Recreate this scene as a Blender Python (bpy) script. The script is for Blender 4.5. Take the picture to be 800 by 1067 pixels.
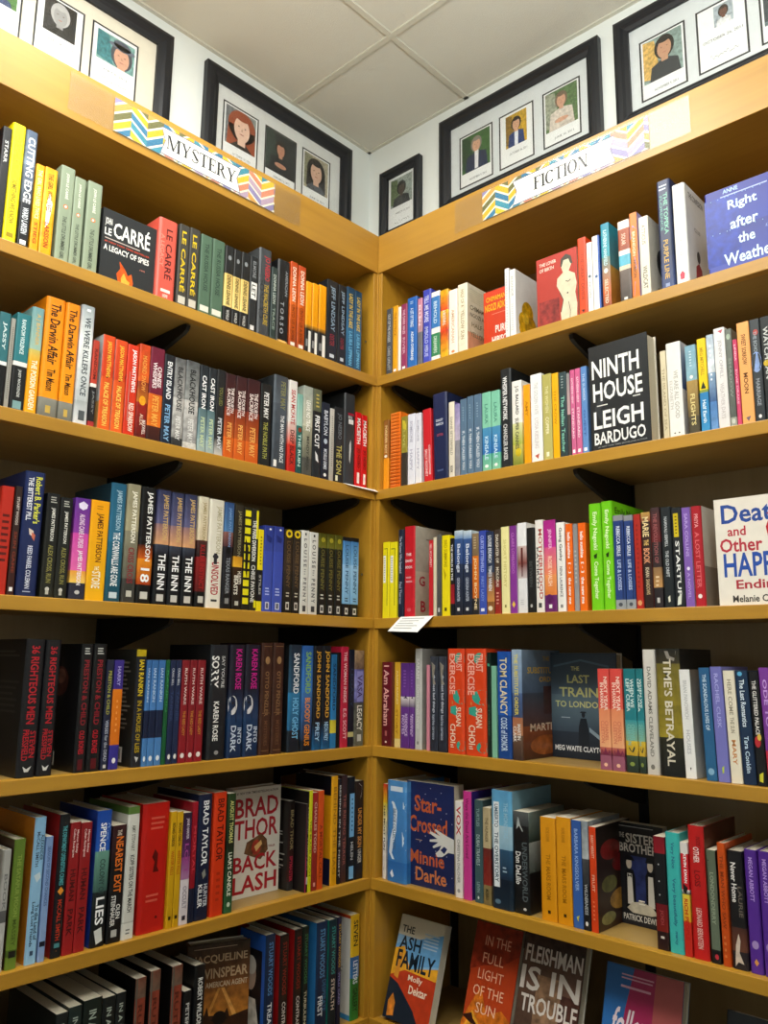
import bpy, math, random
import numpy as np
from mathutils import Matrix, Vector
random.seed(7)
SC = bpy.context.scene
for o in list(bpy.data.objects): bpy.data.objects.remove(o)
COL = SC.collection

# ------------------------------------------------------------------ camera
F_PX, CX, CY, CZ, YAW, PITCH, ROLL = 852.5065, 1.51222, -1.57781, 1.37201, -0.7531, 0.17977, 0.01105
FW = Vector((math.sin(YAW)*math.cos(PITCH), math.cos(YAW)*math.cos(PITCH), math.sin(PITCH)))
RT = Vector((math.cos(YAW), -math.sin(YAW), 0)); UP = RT.cross(FW)
RT2 = RT*math.cos(ROLL)+UP*math.sin(ROLL); UP2 = UP*math.cos(ROLL)-RT*math.sin(ROLL)
CAM = Vector((CX, CY, CZ))
cd = bpy.data.cameras.new('camera'); cam = bpy.data.objects.new('camera', cd); COL.objects.link(cam)
cam.matrix_world = Matrix(((RT2.x, UP2.x, -FW.x, CX), (RT2.y, UP2.y, -FW.y, CY), (RT2.z, UP2.z, -FW.z, CZ), (0, 0, 0, 1)))
cd.sensor_fit = 'HORIZONTAL'; cd.sensor_width = 36; cd.lens = F_PX/800*36; cd.clip_start = .02
SC.camera = cam

# ------------------------------------------------------------------ light
W = bpy.data.worlds.new('world'); SC.world = W; W.use_nodes = True
W.node_tree.nodes['Background'].inputs[0].default_value = (.9, .95, 1, 1)
W.node_tree.nodes['Background'].inputs[1].default_value = .05
CEIL = 3.165; WX = -.36; WY = .322
def troffer(x, y, power, sx=.58, sy=1.18):
    l = bpy.data.lights.new('ceiling_lamp', 'AREA'); l.shape = 'RECTANGLE'; l.size = sx; l.size_y = sy
    l.energy = power; l.color = (1, .985, .93)
    o = bpy.data.objects.new('ceiling_lamp', l); o.location = (x, y, CEIL-.012); COL.objects.link(o)
troffer(.385, -1.26, 30)
troffer(1.605, -1.26, 17)
troffer(2.83, -3.09, 6)
def fill_point(x, y, z, power):  # bare point light added to brighten ceiling and upper shelves, not a fixture
    l = bpy.data.lights.new('added_fill_point', 'POINT'); l.shadow_soft_size = .11; l.energy = power; l.color = (1, .97, .92)
    o = bpy.data.objects.new('added_fill_point', l); o.location = (x, y, z); COL.objects.link(o)
def uplight(x, y, z, power, sx=.15, sy=1.2):  # upward area light added only to brighten the ceiling, hangs from nothing
    l = bpy.data.lights.new('added_uplight', 'AREA'); l.shape = 'RECTANGLE'; l.size = sx; l.size_y = sy; l.energy = power; l.color = (1, 1, .96)
    o = bpy.data.objects.new('added_uplight', l); o.location = (x, y, z); o.rotation_euler = (math.pi, 0, 0); COL.objects.link(o)
fill_point(1.15, -1.15, 2.72, 12)
uplight(1.15, -1.15, 2.55, 31)
SC.view_settings.view_transform = 'Standard'; SC.view_settings.look = 'None'
SC.view_settings.gamma = 1; SC.view_settings.use_curve_mapping = False
SC.view_settings.exposure = 0.13

# ------------------------------------------------------------------ helpers
def ray(px, py): return FW + RT2*((px-400)/F_PX) - UP2*((py-533.5)/F_PX)
def proj(P):
    v = Vector(P)-CAM; z = v.dot(FW); return 400+F_PX*v.dot(RT2)/z, 533.5-F_PX*v.dot(UP2)/z
def on_front(side, a, px, py):
    """the point seen at (px, py) on the vertical plane a behind the shelf fronts -> (s, z)"""
    d = ray(px, py)
    if side == 'L': t = (-a-CX)/d.x; q = CAM+d*t; return q.y, q.z
    t = (a-CY)/d.y; q = CAM+d*t; return q.x, q.z
def wpt(side, a, s, z): return (-a, s, z) if side == 'L' else (s, a, z)
def s_at(side, a, px, z):
    y0, y1 = 200., 900.
    for _ in range(12):
        z0 = on_front(side, a, px, y0)[1]-z; z1 = on_front(side, a, px, y1)[1]-z
        if abs(z1-z0) < 1e-9: break
        y0, y1 = y1, y1-z1*(y1-y0)/(z1-z0)
        if abs(y1-y0) < .01: break
    return on_front(side, a, px, y1)[0]
def z_at(side, a, s, py):
    z0, z1 = .8, 1.6
    for _ in range(12):
        f0 = proj(wpt(side, a, s, z0))[1]-py; f1 = proj(wpt(side, a, s, z1))[1]-py
        if abs(f1-f0) < 1e-9: break
        z0, z1 = z1, z1-f1*(z1-z0)/(f1-f0)
        if abs(z1-z0) < 1e-5: break
    return z1

def lin(c): return c/12.92 if c <= .04045 else ((c+.055)/1.055)**2.4
_hc = {}
def hexc(h):
    if h not in _hc:
        k = h if len(h) == 6 else ''.join(c*2 for c in h)
        _hc[h] = tuple(lin(int(k[i:i+2], 16)/255) for i in (0, 2, 4))
    return _hc[h]

def tagp(o, **k):
    for a, b in k.items():
        if b is not None: o[a] = b
    return o
def empty(name, loc=(0, 0, 0), rotz=0, label=None, cat=None, group=None):
    o = bpy.data.objects.new(name, None); o.empty_display_size = .02
    o.location = loc; o.rotation_euler = (0, 0, rotz); COL.objects.link(o)
    return tagp(o, label=label, category=cat, group=group)

def settle(e):
    """parts were laid out in room coordinates; make them relative to the thing they belong to"""
    M = Matrix.Translation(-e.location)
    for c in e.children: c.data.transform(M)

class MB:
    def __init__(s): s.v = []; s.f = []; s.c = []
    def face(s, pts, col='888', a=.03, cols=None):
        n = len(s.v); s.v += [tuple(p) for p in pts]; s.f.append(list(range(n, n+len(pts))))
        if cols: s.c += [(*hexc(c), a) if isinstance(c, str) else (*c, a) for c in cols]
        else:
            c = hexc(col) if isinstance(col, str) else col
            s.c += [(*c, a)]*len(pts)
    def box(s, x0, x1, y0, y1, z0, z1, col='888', a=.03):
        P = [(x, y, z) for z in (z0, z1) for x, y in ((x0, y0), (x1, y0), (x1, y1), (x0, y1))]
        for q in ((3, 2, 1, 0), (4, 5, 6, 7), (0, 1, 5, 4), (1, 2, 6, 5), (2, 3, 7, 6), (3, 0, 4, 7)): s.face([P[i] for i in q], col, a)
    def prism(s, poly, fn, lo, hi, col='888', a=.03):
        """poly: 2D points; fn(u, v, w) -> xyz"""
        s.face([fn(u, v, lo) for u, v in poly][::-1], col, a); s.face([fn(u, v, hi) for u, v in poly], col, a)
        for i in range(len(poly)):
            (a0, b0), (a1, b1) = poly[i], poly[(i+1) % len(poly)]
            s.face([fn(a0, b0, lo), fn(a1, b1, lo), fn(a1, b1, hi), fn(a0, b0, hi)], col, a)
    def build(s, name, mat, parent=None, bevel=0, weld=False):
        me = bpy.data.meshes.new(name); me.from_pydata(s.v, [], s.f)
        at = me.color_attributes.new('Col', 'FLOAT_COLOR', 'CORNER')
        at.data.foreach_set('color', np.array(s.c, dtype=np.float32).ravel())
        me.materials.append(mat)
        o = bpy.data.objects.new(name, me); COL.objects.link(o)
        if weld or bevel:
            import bmesh
            bm = bmesh.new(); bm.from_mesh(me); bmesh.ops.remove_doubles(bm, verts=bm.verts, dist=1e-5)
            bmesh.ops.recalc_face_normals(bm, faces=bm.faces); bm.to_mesh(me); bm.free()
        if bevel:
            m = o.modifiers.new('bevel', 'BEVEL'); m.width = bevel; m.segments = 2; m.limit_method = 'ANGLE'
        if parent: o.parent = parent
        return o

# ------------------------------------------------------------------ materials
def newmat(name):
    m = bpy.data.materials.new(name); m.use_nodes = True; n = m.node_tree.nodes; return m, n, m.node_tree.links, n['Principled BSDF']
def mat_attr(name, rough=.35, coat=0., scale=60.):
    """colour of the thing comes from its mesh; alpha sets how mottled the print is"""
    m, n, l, b = newmat(name)
    at = n.new('ShaderNodeAttribute'); at.attribute_name = 'Col'
    tc = n.new('ShaderNodeTexCoord'); no = n.new('ShaderNodeTexNoise'); no.inputs['Scale'].default_value = scale; no.inputs['Detail'].default_value = 5
    l.new(tc.outputs['Object'], no.inputs['Vector'])
    mr = n.new('ShaderNodeMapRange'); mr.inputs['From Min'].default_value = .3; mr.inputs['From Max'].default_value = .7; mr.inputs['To Min'].default_value = -1; mr.inputs['To Max'].default_value = 1
    l.new(no.outputs[0], mr.inputs['Value'])
    mu = n.new('ShaderNodeMath'); mu.operation = 'MULTIPLY_ADD'; mu.inputs[2].default_value = 1
    l.new(mr.outputs[0], mu.inputs[0]); l.new(at.outputs['Alpha'], mu.inputs[1])
    vm = n.new('ShaderNodeVectorMath'); vm.operation = 'SCALE'; l.new(at.outputs['Color'], vm.inputs[0]); l.new(mu.outputs[0], vm.inputs['Scale'])
    l.new(vm.outputs[0], b.inputs['Base Color']); b.inputs['Roughness'].default_value = rough
    b.inputs['Coat Weight'].default_value = coat; b.inputs['Coat Roughness'].default_value = .2; b.inputs['Specular IOR Level'].default_value = .35
    return m
def mat_wood(axis, WOOD0='a3741e', WOOD1='bf8e2c', name='maple_veneer_'):
    m, n, l, b = newmat(name+axis)
    tc = n.new('ShaderNodeTexCoord'); mp = n.new('ShaderNodeMapping'); sc = [22, 22, 22]; sc['xyz'.index(axis)] = 1.1
    mp.inputs['Scale'].default_value = sc; l.new(tc.outputs['Object'], mp.inputs['Vector'])
    no = n.new('ShaderNodeTexNoise'); no.inputs['Scale'].default_value = 2.2; no.inputs['Detail'].default_value = 6; no.inputs['Roughness'].default_value = .6
    l.new(mp.outputs[0], no.inputs['Vector'])
    n2 = n.new('ShaderNodeTexNoise'); n2.inputs['Scale'].default_value = 3.; l.new(tc.outputs['Object'], n2.inputs['Vector'])
    ad = n.new('ShaderNodeMath'); ad.operation = 'MULTIPLY_ADD'; ad.inputs[1].default_value = .6; l.new(no.outputs[0], ad.inputs[0]); l.new(n2.outputs[0], ad.inputs[2])
    cr = n.new('ShaderNodeValToRGB'); l.new(ad.outputs[0], cr.inputs[0])
    cr.color_ramp.elements[0].position = .45; cr.color_ramp.elements[0].color = (*hexc(WOOD0), 1)
    cr.color_ramp.elements[1].position = 1.05; cr.color_ramp.elements[1].color = (*hexc(WOOD1), 1)
    l.new(cr.outputs[0], b.inputs['Base Color']); b.inputs['Roughness'].default_value = .38
    b.inputs['Coat Weight'].default_value = .15; b.inputs['Coat Roughness'].default_value = .25
    return m

def mat_plain(name, col, rough=.5, bump=0., bscale=200., metal=0., var=.04, vscale=4.):
    m, n, l, b = newmat(name)
    tc = n.new('ShaderNodeTexCoord'); no = n.new('ShaderNodeTexNoise'); no.inputs['Scale'].default_value = vscale; l.new(tc.outputs['Object'], no.inputs['Vector'])
    c = hexc(col); mx = n.new('ShaderNodeMix'); mx.data_type = 'RGBA'; l.new(no.outputs[0], mx.inputs['Factor'])
    mx.inputs['A'].default_value = (*[k*(1-var) for k in c], 1); mx.inputs['B'].default_value = (*[min(1, k*(1+var)) for k in c], 1)
    l.new(mx.outputs['Result'], b.inputs['Base Color']); b.inputs['Roughness'].default_value = rough; b.inputs['Metallic'].default_value = metal
    if bump:
        nb = n.new('ShaderNodeTexNoise'); nb.inputs['Scale'].default_value = bscale; l.new(tc.outputs['Object'], nb.inputs['Vector'])
        bp = n.new('ShaderNodeBump'); bp.inputs['Strength'].default_value = bump; bp.inputs['Distance'].default_value = .002
        l.new(nb.outputs[0], bp.inputs['Height']); l.new(bp.outputs[0], b.inputs['Normal'])
    return m
def mat_clear(name, tint=(1, 1, 1), refl=.12, haze=0.):
    m, n, l, b = newmat(name); n.remove(b); out = n['Material Output']
    t = n.new('ShaderNodeBsdfTransparent'); t.inputs[0].default_value = (*tint, 1)
    g = n.new('ShaderNodeBsdfGlossy'); g.inputs['Roughness'].default_value = .16
    lw = n.new('ShaderNodeLayerWeight'); lw.inputs['Blend'].default_value = .5
    pw = n.new('ShaderNodeMath'); pw.operation = 'POWER'; pw.inputs[1].default_value = 5; l.new(lw.outputs['Facing'], pw.inputs[0])
    mu = n.new('ShaderNodeMath'); mu.operation = 'MULTIPLY_ADD'; mu.inputs[1].default_value = .9-refl; mu.inputs[2].default_value = refl; l.new(pw.outputs[0], mu.inputs[0])
    mx = n.new('ShaderNodeMixShader'); l.new(mu.outputs[0], mx.inputs[0]); l.new(t.outputs[0], mx.inputs[1]); l.new(g.outputs[0], mx.inputs[2])
    if haze:
        df = n.new('ShaderNodeBsdfDiffuse'); m2 = n.new('ShaderNodeMixShader'); m2.inputs[0].default_value = haze
        l.new(mx.outputs[0], m2.inputs[1]); l.new(df.outputs[0], m2.inputs[2]); mx = m2
    l.new(mx.outputs[0], out.inputs[0]); return m
M_COVER = mat_attr('printed_cover_gloss', .36, .08)
M_MATTE = mat_attr('printed_cover_matte', .5, 0)
M_PRINT = mat_attr('photo_print', .4, .1, 120.)
def mat_pages():
    m, n, l, b = newmat('page_edges')
    tc = n.new('ShaderNodeTexCoord'); wv = n.new('ShaderNodeTexWave'); wv.inputs['Scale'].default_value = 260; wv.inputs['Distortion'].default_value = 3
    l.new(tc.outputs['Object'], wv.inputs['Vector'])
    cr = n.new('ShaderNodeValToRGB'); cr.color_ramp.elements[0].color = (*hexc('c9bfa6'), 1); cr.color_ramp.elements[1].color = (*hexc('ece5d2'), 1)
    l.new(wv.outputs[0], cr.inputs[0]); l.new(cr.outputs[0], b.inputs['Base Color']); b.inputs['Roughness'].default_value = .85
    return m
M_PAGE = mat_pages()
M_SX, M_SY = [mat_wood(c, '94743a', 'ab8a4c', 'shelf_board_veneer_') for c in 'xy']
M_BACK = mat_wood('z', '8a744c', '9e8862', 'back_panel_veneer_')
M_WX, M_WY, M_WZ = mat_wood('x'), mat_wood('y'), mat_wood('z')
M_WALL = mat_plain('wall_paint', 'e9efec', .7, .15, 300)
M_CEIL = mat_plain('ceiling_tile', 'dcdcd2', .9, .5, 500, var=.03)
M_GRID = mat_plain('ceiling_grid_paint', 'd2d1c3', .6)
M_FLOOR = mat_plain('carpet', '3a342e', .95, .6, 400)
M_BLACK = mat_plain('black_powder_coat', '0c0c0d', .5)
M_FRAME = mat_plain('black_frame_wood', '10131a', .45, .1, 80)
M_PAPER = mat_attr('white_paper', .75)
M_ACRYL = mat_clear('clear_acrylic', (.995, .995, .99), .012, .012)
M_GLASS = mat_clear('picture_glass', (.985, .99, .99), .045)
M_SCREW = mat_plain('zinc_screw', 'b8b8b0', .35, metal=1)

# ------------------------------------------------------------------ lettering (built-in font turned into flat faces)
GL = {}
def prep_text(keys):
    obs = []
    for t, bold in keys:
        cu = bpy.data.curves.new('t', 'FONT'); cu.body = t; cu.size = 1; cu.resolution_u = 2; cu.offset = .02 if bold else 0.
        o = bpy.data.objects.new('t', cu); COL.objects.link(o); obs.append((t, bold, o))
    bpy.context.view_layer.update(); dg = bpy.context.evaluated_depsgraph_get()
    for t, bold, o in obs:
        me = bpy.data.meshes.new_from_object(o.evaluated_get(dg))
        v = np.array([(a.co.x, a.co.y) for a in me.vertices]) if len(me.vertices) else np.zeros((0, 2))
        if len(v):
            lo, hi = v.min(0), v.max(0); v = (v-lo)/np.maximum(hi-lo, 1e-6)
        GL[(t, bold)] = (v, [list(p.vertices) for p in me.polygons])
        cu = o.data; bpy.data.objects.remove(o); bpy.data.curves.remove(cu); bpy.data.meshes.remove(me)
def lay_text(mb, t, bold, fn, col, a=.02):
    """fn(u, v) maps the unit box of the lettering (v up) onto the surface"""
    v, fs = GL[(t, bold)]; n = len(mb.v); c = hexc(col)
    mb.v += [fn(p[0], p[1]) for p in v]
    for f in fs:
        mb.f.append([n+i for i in f]); mb.c += [(*c, a)]*len(f)

def ell(cx, cy, rx, ry, n=18, a0=0, a1=2*math.pi):
    full = abs(a1-a0-2*math.pi) < 1e-6
    return [(cx+rx*math.cos(a0+(a1-a0)*i/(n if full else n-1)), cy+ry*math.sin(a0+(a1-a0)*i/(n if full else n-1))) for i in range(n)]

# ------------------------------------------------------------------ a book
def sections(bg):
    """'c' | 'c1/c2' gradient | 'c1:.4,c2/c3:.8,c4' stacked from the top"""
    out = []; v0 = 0.
    for part in bg.split(','):
        c, _, e = part.partition(':'); e = float(e) if e else 1.
        c0, _, c1 = c.partition('/'); out.append((v0, e, hexc(c0), hexc(c1 or c0))); v0 = e
    return out
PEND = []          # books waiting for their lettering
def book_mesh(t, D, h, hc, bg, spine, front, back, fc=None, bc=None, mot=.03, inset=None, flat=False):
    """local axes: x thickness (spine centred on 0), y into the shelf from the spine, z up. Returns (cover, pages)"""
    b = min(.0024 if hc else .0007, t*.2); r = min(.0035 if hc else .0012, t*.4)
    if flat: r = .0006
    hx = t/2; XS = (-.97, -.9, -.8, -.68, .68, .8, .9, .97); N = len(XS)+1
    def sy(x):
        x = max(-hx, min(hx, x)); return r*(max(0, abs(x)/hx-.68)/.32)**2
    outer = [(-hx, D), (-hx, r+.0001)] + [(x, sy(x)) for x in (hx*q for q in XS)] + [(hx, r+.0001), (hx, D)]
    ix = hx-b
    inner = [(-ix, D), (-ix, r+b)] + [(-ix+2*ix*i/N, r+b) for i in range(1, N)] + [(ix, r+b), (ix, D)]
    mb = MB(); secs = sections(bg); fsec = sections(fc) if fc else secs; bsec = sections(bc) if bc else secs; m = len(outer)
    for i in range(m-1):
        sc = bsec if i == 0 else fsec if i == m-2 else secs
        for v0, v1, c0, c1 in sc:
            z0, z1 = h*(1-v0), h*(1-v1); (xa, ya), (xb, yb) = outer[i], outer[i+1]
            mb.face([(xa, ya, z1), (xb, yb, z1), (xb, yb, z0), (xa, ya, z0)], a=mot, cols=[c1, c1, c0, c0])
    ci = hexc('ded9cc')
    for i in range(m-1):
        (xa, ya), (xb, yb) = inner[i], inner[i+1]; (xc, yc), (xd, yd) = outer[i], outer[i+1]
        mb.face([(xb, yb, 0), (xa, ya, 0), (xa, ya, h), (xb, yb, h)], ci)
        for z, sc in ((h, secs[0][2]), (0, secs[-1][3])):
            q = [(xa, ya, z), (xb, yb, z), (xd, yd, z), (xc, yc, z)]; mb.face(q if z else q[::-1], sc)
    for k in (0, m-1):
        (xa, ya), (xb, yb) = outer[k], inner[k]
        q = [(xa, ya, 0), (xa, ya, h), (xb, yb, h), (xb, yb, 0)]; mb.face(q if k == 0 else q[::-1], secs[0][2])
    e = 3e-5
    cl = lambda q: 0. if q < 0 else 1. if q > 1 else q
    def onspine(u, v, k): u, v = cl(u), cl(v); x = (u-.5)*t; return (x, sy(x)-.00012-e*k, h*(1-v))
    def onfront(u, v, k): u, v = cl(u), cl(v); return (hx+.00012+e*k, u*D, h*(1-v))
    def onback(u, v, k): u, v = cl(u), cl(v); return (-hx-.00012-e*k, (1-u)*D, h*(1-v))
    for prims, on, kind in ((spine, onspine, 's'), (front, onfront, 'f'), (back, onback, 'f')):
        for k, p in enumerate(prims or []):
            if p[0] == 'r':
                _, u0, u1, v0, v1, c = p[:6]; a = p[6] if len(p) > 6 else .03; n = 6 if kind == 's' else 1
                c0, _, c1 = c.partition('/'); c1 = c1 or c0
                for i in range(n):
                    ua, ub = u0+(u1-u0)*i/n, u0+(u1-u0)*(i+1)/n
                    mb.face([on(ua, v1, k), on(ub, v1, k), on(ub, v0, k), on(ua, v0, k)], a=a, cols=[c1, c1, c0, c0])
            elif p[0] == 'e':
                _, cx, cy, rx, ry, c = p[:6]; a = p[6] if len(p) > 6 else .03
                if kind == 's': ry = ry*t/h if ry < 0 else ry
                q = [on(u, v, k) for u, v in ell(cx, cy, rx, abs(ry))]
                mb.face(q[::-1], c, a)
            elif p[0] == 'p':
                a = p[3] if len(p) > 3 else .03
                q = [on(u, v, k) for u, v in p[1]]
                ar = sum(p[1][i][0]*p[1][(i+1) % len(p[1])][1]-p[1][(i+1) % len(p[1])][0]*p[1][i][1] for i in range(len(p[1])))
                mb.face(q[::-1] if ar > 0 else q, p[2], a)
            elif p[0] in ('t', 'ti', 'tl'):     # upright lettering in a box: text, u0, u1, v0, v1, colour ('ti' slanted, 'tl' light)
                _, s, u0, u1, v0, v1, c = p[:7]; sl = .16*(v1-v0)*h/D if p[0] == 'ti' and kind == 'f' else 0
                lay_text(mb, s, p[0] != 'tl', lambda x, y, u0=u0, u1=u1, v0=v0, v1=v1, sl=sl, k=k: on(u0+(u1-u0)*x+sl*y, v1+(v0-v1)*y, k), c)
            elif p[0] == 'lines':               # rows of small print: u0, u1, v0, v1, n, colour
                _, u0, u1, v0, v1, n, c = p
                rg = random.Random(n*7+int(v0*100))
                for i in range(n):
                    va = v0+(v1-v0)*(i+.2)/n; vb = v0+(v1-v0)*(i+.62)/n; ue = u1-(u1-u0)*rg.uniform(0, .25)
                    mb.face([on(u0, vb, k), on(ue, vb, k), on(ue, va, k), on(u0, va, k)], c)
            elif p[0] == 'bar':                 # bar code patch: u0, u1, v0, v1
                _, u0, u1, v0, v1 = p
                mb.face([on(u0, v1, k), on(u1, v1, k), on(u1, v0, k), on(u0, v0, k)], 'e8e6e0')
                rg = random.Random(5); u = u0+(u1-u0)*.08
                while u < u1-(u1-u0)*.1:
                    w = (u1-u0)*rg.uniform(.012, .04)
                    mb.face([on(u, v0+(v1-v0)*.8, k+1), on(u+w, v0+(v1-v0)*.8, k+1), on(u+w, v0+(v1-v0)*.12, k+1), on(u, v0+(v1-v0)*.12, k+1)], '222'); u += w*2
            else:                               # spine lettering running down: text, v0, v1, colour, size, u centre
                s, v0, v1, c, sz = p[:5]; uc = p[5] if len(p) > 5 else .5
                lay_text(mb, s, True, lambda x, y, v0=v0, v1=v1, sz=sz, uc=uc, k=k: on(uc+(y-.5)*sz, v0+(v1-v0)*x, k), c)
    ins = inset if inset is not None else (.003 if hc else .0004)
    pg = MB(); fo = .004 if hc else .0004; px = ix-.0002
    pg.box(-px, px, r+b+.0004, D-fo, ins, h-ins)
    return mb, pg

SHELF_PHRASE = {'L1': 'top mystery shelf', 'L2': 'second mystery shelf', 'L3': 'third mystery shelf', 'L4': 'fourth mystery shelf', 'L5': 'fifth mystery shelf', 'L6': 'bottom mystery shelf',
                'R1': 'top fiction shelf', 'R2': 'second fiction shelf', 'R3': 'third fiction shelf', 'R4': 'fourth fiction shelf', 'R5': 'fifth fiction shelf', 'R6': 'bottom fiction shelf'}
ZS = {1: 2.152, 2: 1.828, 3: 1.482, 4: 1.1567, 5: .836, 6: .516}
SETB = {'L1': .012, 'L2': .012, 'L3': .012, 'L4': .008, 'L5': .010, 'L6': .012, 'R1': .014, 'R2': .014, 'R3': .008, 'R4': .010, 'R5': .016, 'R6': .03}
DEFER = []
def B(sh, x0, x1, yt, bg, desc, spine=(), front=(), back=(), **k):
    DEFER.append(('B', sh, x0, x1, yt, bg, desc, spine, front, back, k))
def Fo(sh, x0, x1, yt, bg, desc, front=(), spine=(), **k):
    DEFER.append(('F', sh, x0, x1, yt, bg, desc, spine, front, (), k))
def collect(pr, S):
    for p in pr or []:
        if p[0] in ('t', 'ti', 'tl'): S.add((p[1], p[0] != 'tl'))
        elif p[0] not in ('r', 'e', 'p', 'lines', 'bar'): S.add((p[0], True))
ENDS = {}
def flush_books():
    S = set()
    for d in DEFER:
        for pr in (d[7], d[8], d[9]): collect(pr, S)
    prep_text(sorted(S))
    for kind, sh, x0, x1, yt, bg, desc, spine, front, back, k in DEFER:
        side = sh[0]; zs = ZS[int(sh[1])]; a = k.get('a', SETB[sh]); hc = k.get('hc', False); g = .0004
        if k.get('top'):
            s0, zt = on_front(side, a, x0, yt); s1 = on_front(side, a, x1, yt)[0]
        else:
            s0 = s_at(side, a, x0, zs); s1 = s_at(side, a, x1, zs); zt = None
        if kind == 'B' and not k.get('free'):
            s0 = max(s0, ENDS.get(sh, -9 if side == 'L' else .0147)+.0003)
            if side == 'L': s1 = min(s1, -.0147)
            if s1-s0 < .004: s1 = s0+.004
            ENDS[sh] = s1
        w = s1-s0-g
        if 'w' in k: w = k['w']; s1 = s0+w+g
        sm = (s0+s1)/2
        tl_ = math.radians(k.get('tilt', 0))
        if zt is not None and kind == 'F':               # the measured corner is the top one; the foot stands further forward
            k = dict(k, h=(zt-zs)/math.cos(tl_)); a = a-k['h']*math.sin(tl_)
        elif zt is not None: k.setdefault('h', zt-zs)
        h = k.get('h') or z_at(side, a, sm if kind == 'B' else s0+.003, yt)-zs
        rz = math.pi/2 if side == 'L' else 0
        name = ('hardcover_book' if hc else 'paperback_book')
        ph = SHELF_PHRASE[sh]
        e = empty(name, wpt(side, a, sm, zs+.0004), 0, desc+' on '+ph, 'book', 'books on the '+ph)
        if kind == 'B':
            D = k.get('d', min(.235, h*.66))
            mb, pg = book_mesh(w, D, h, hc, bg, spine, front, back, k.get('fc'), k.get('bc'), k.get('mot', .03))
            e.rotation_euler = (0, 0, rz+math.radians(k.get('yaw', 0)))
            ln = math.radians(k.get('lean', 0))
            if ln:   # positive: the top leans to the left; turns about the lower left edge
                q = Matrix.Translation((-w/2, 0, 0)) @ Matrix.Rotation(-ln, 4, 'Y') @ Matrix.Translation((w/2, 0, 0))
                if ln < 0: q = Matrix.Translation((w/2, 0, 0)) @ Matrix.Rotation(-ln, 4, 'Y') @ Matrix.Translation((-w/2, 0, 0))
                e.matrix_world = Matrix.Translation(e.location) @ Matrix.Rotation(rz, 4, 'Z') @ q
        else:
            t = k.get('t', .025)
            mb, pg = book_mesh(t, w, h, hc, bg, spine, front, back, None, None, k.get('mot', .03), flat=not hc)
            tilt = math.radians(k.get('tilt', 0))
            # front cover (+x side) is turned to face the room, lower front edge on the shelf
            loc = Matrix.Translation((-w/2, t/2, 0)) @ Matrix.Rotation(-math.pi/2, 4, 'Z')
            M = Matrix.Translation(e.location) @ Matrix.Rotation(rz+math.radians(k.get('yaw', 0)), 4, 'Z') @ Matrix.Rotation(-tilt, 4, 'X') @ Matrix.Rotation(math.radians(k.get('roll', 0)), 4, 'Y')
            M = M @ loc
            if k.get('roll', 0) or tilt:
                lo = min((M @ Vector((x, y, 0))).z for x in (-t/2, t/2) for y in (0, w)); M = Matrix.Translation((0, 0, zs+.0004-lo)) @ M
            e.matrix_world = M
        mat = M_MATTE if k.get('matte') else M_COVER
        mb.build('cover', mat, e); pg.build('page_block', M_PAGE, e)

# ------------------------------------------------------------------ the room
RX, RY = 4.3, -4.6
def struct(name, mb, mat):
    o = mb.build(name, mat, weld=True); o['kind'] = 'structure'; return o
m = MB(); m.box(WX-.1, RX+.1, RY-.1, WY+.1, -.1, 0); struct('floor', m, M_FLOOR)
m = MB(); m.box(WX-.1, WX, RY-.1, WY+.1, 0, CEIL+.1); struct('wall_left', m, M_WALL)
m = MB(); m.box(WX, RX, WY, WY+.1, 0, CEIL+.1); struct('wall_right', m, M_WALL)
m = MB(); m.box(RX, RX+.1, RY-.1, WY+.1, 0, CEIL+.1); struct('wall_far', m, M_WALL)
m = MB(); m.box(WX, RX, RY-.1, RY, 0, CEIL+.1); struct('wall_behind', m, M_WALL)
m = MB(); m.box(WX, RX, RY, WY, CEIL+.004, CEIL+.1); struct('ceiling', m, M_CEIL)
m = MB()                                                # the metal grid that carries the ceiling tiles
gx = [.08+.61*i for i in range(7)]; gy = [-.0425-.61*i for i in range(8)]
for x in gx: m.box(x-.008, x+.008, RY, WY, CEIL-.002, CEIL+.006)
for y in gy: m.box(WX, RX, y-.008, y+.008, CEIL-.0025, CEIL+.006)
m.box(WX, WX+.012, RY, WY, CEIL-.002, CEIL+.006); m.box(WX, RX, WY-.012, WY, CEIL-.002, CEIL+.006)
struct('trim_1', m, M_GRID)
for nm, bx in (('baseboard_left', (WX, WX+.012, RY, -1.55, 0, .1)), ('baseboard_right', (1.62, RX, WY-.012, WY, 0, .1))):
    m = MB(); m.box(*bx); struct(nm, m, M_BLACK)

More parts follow.
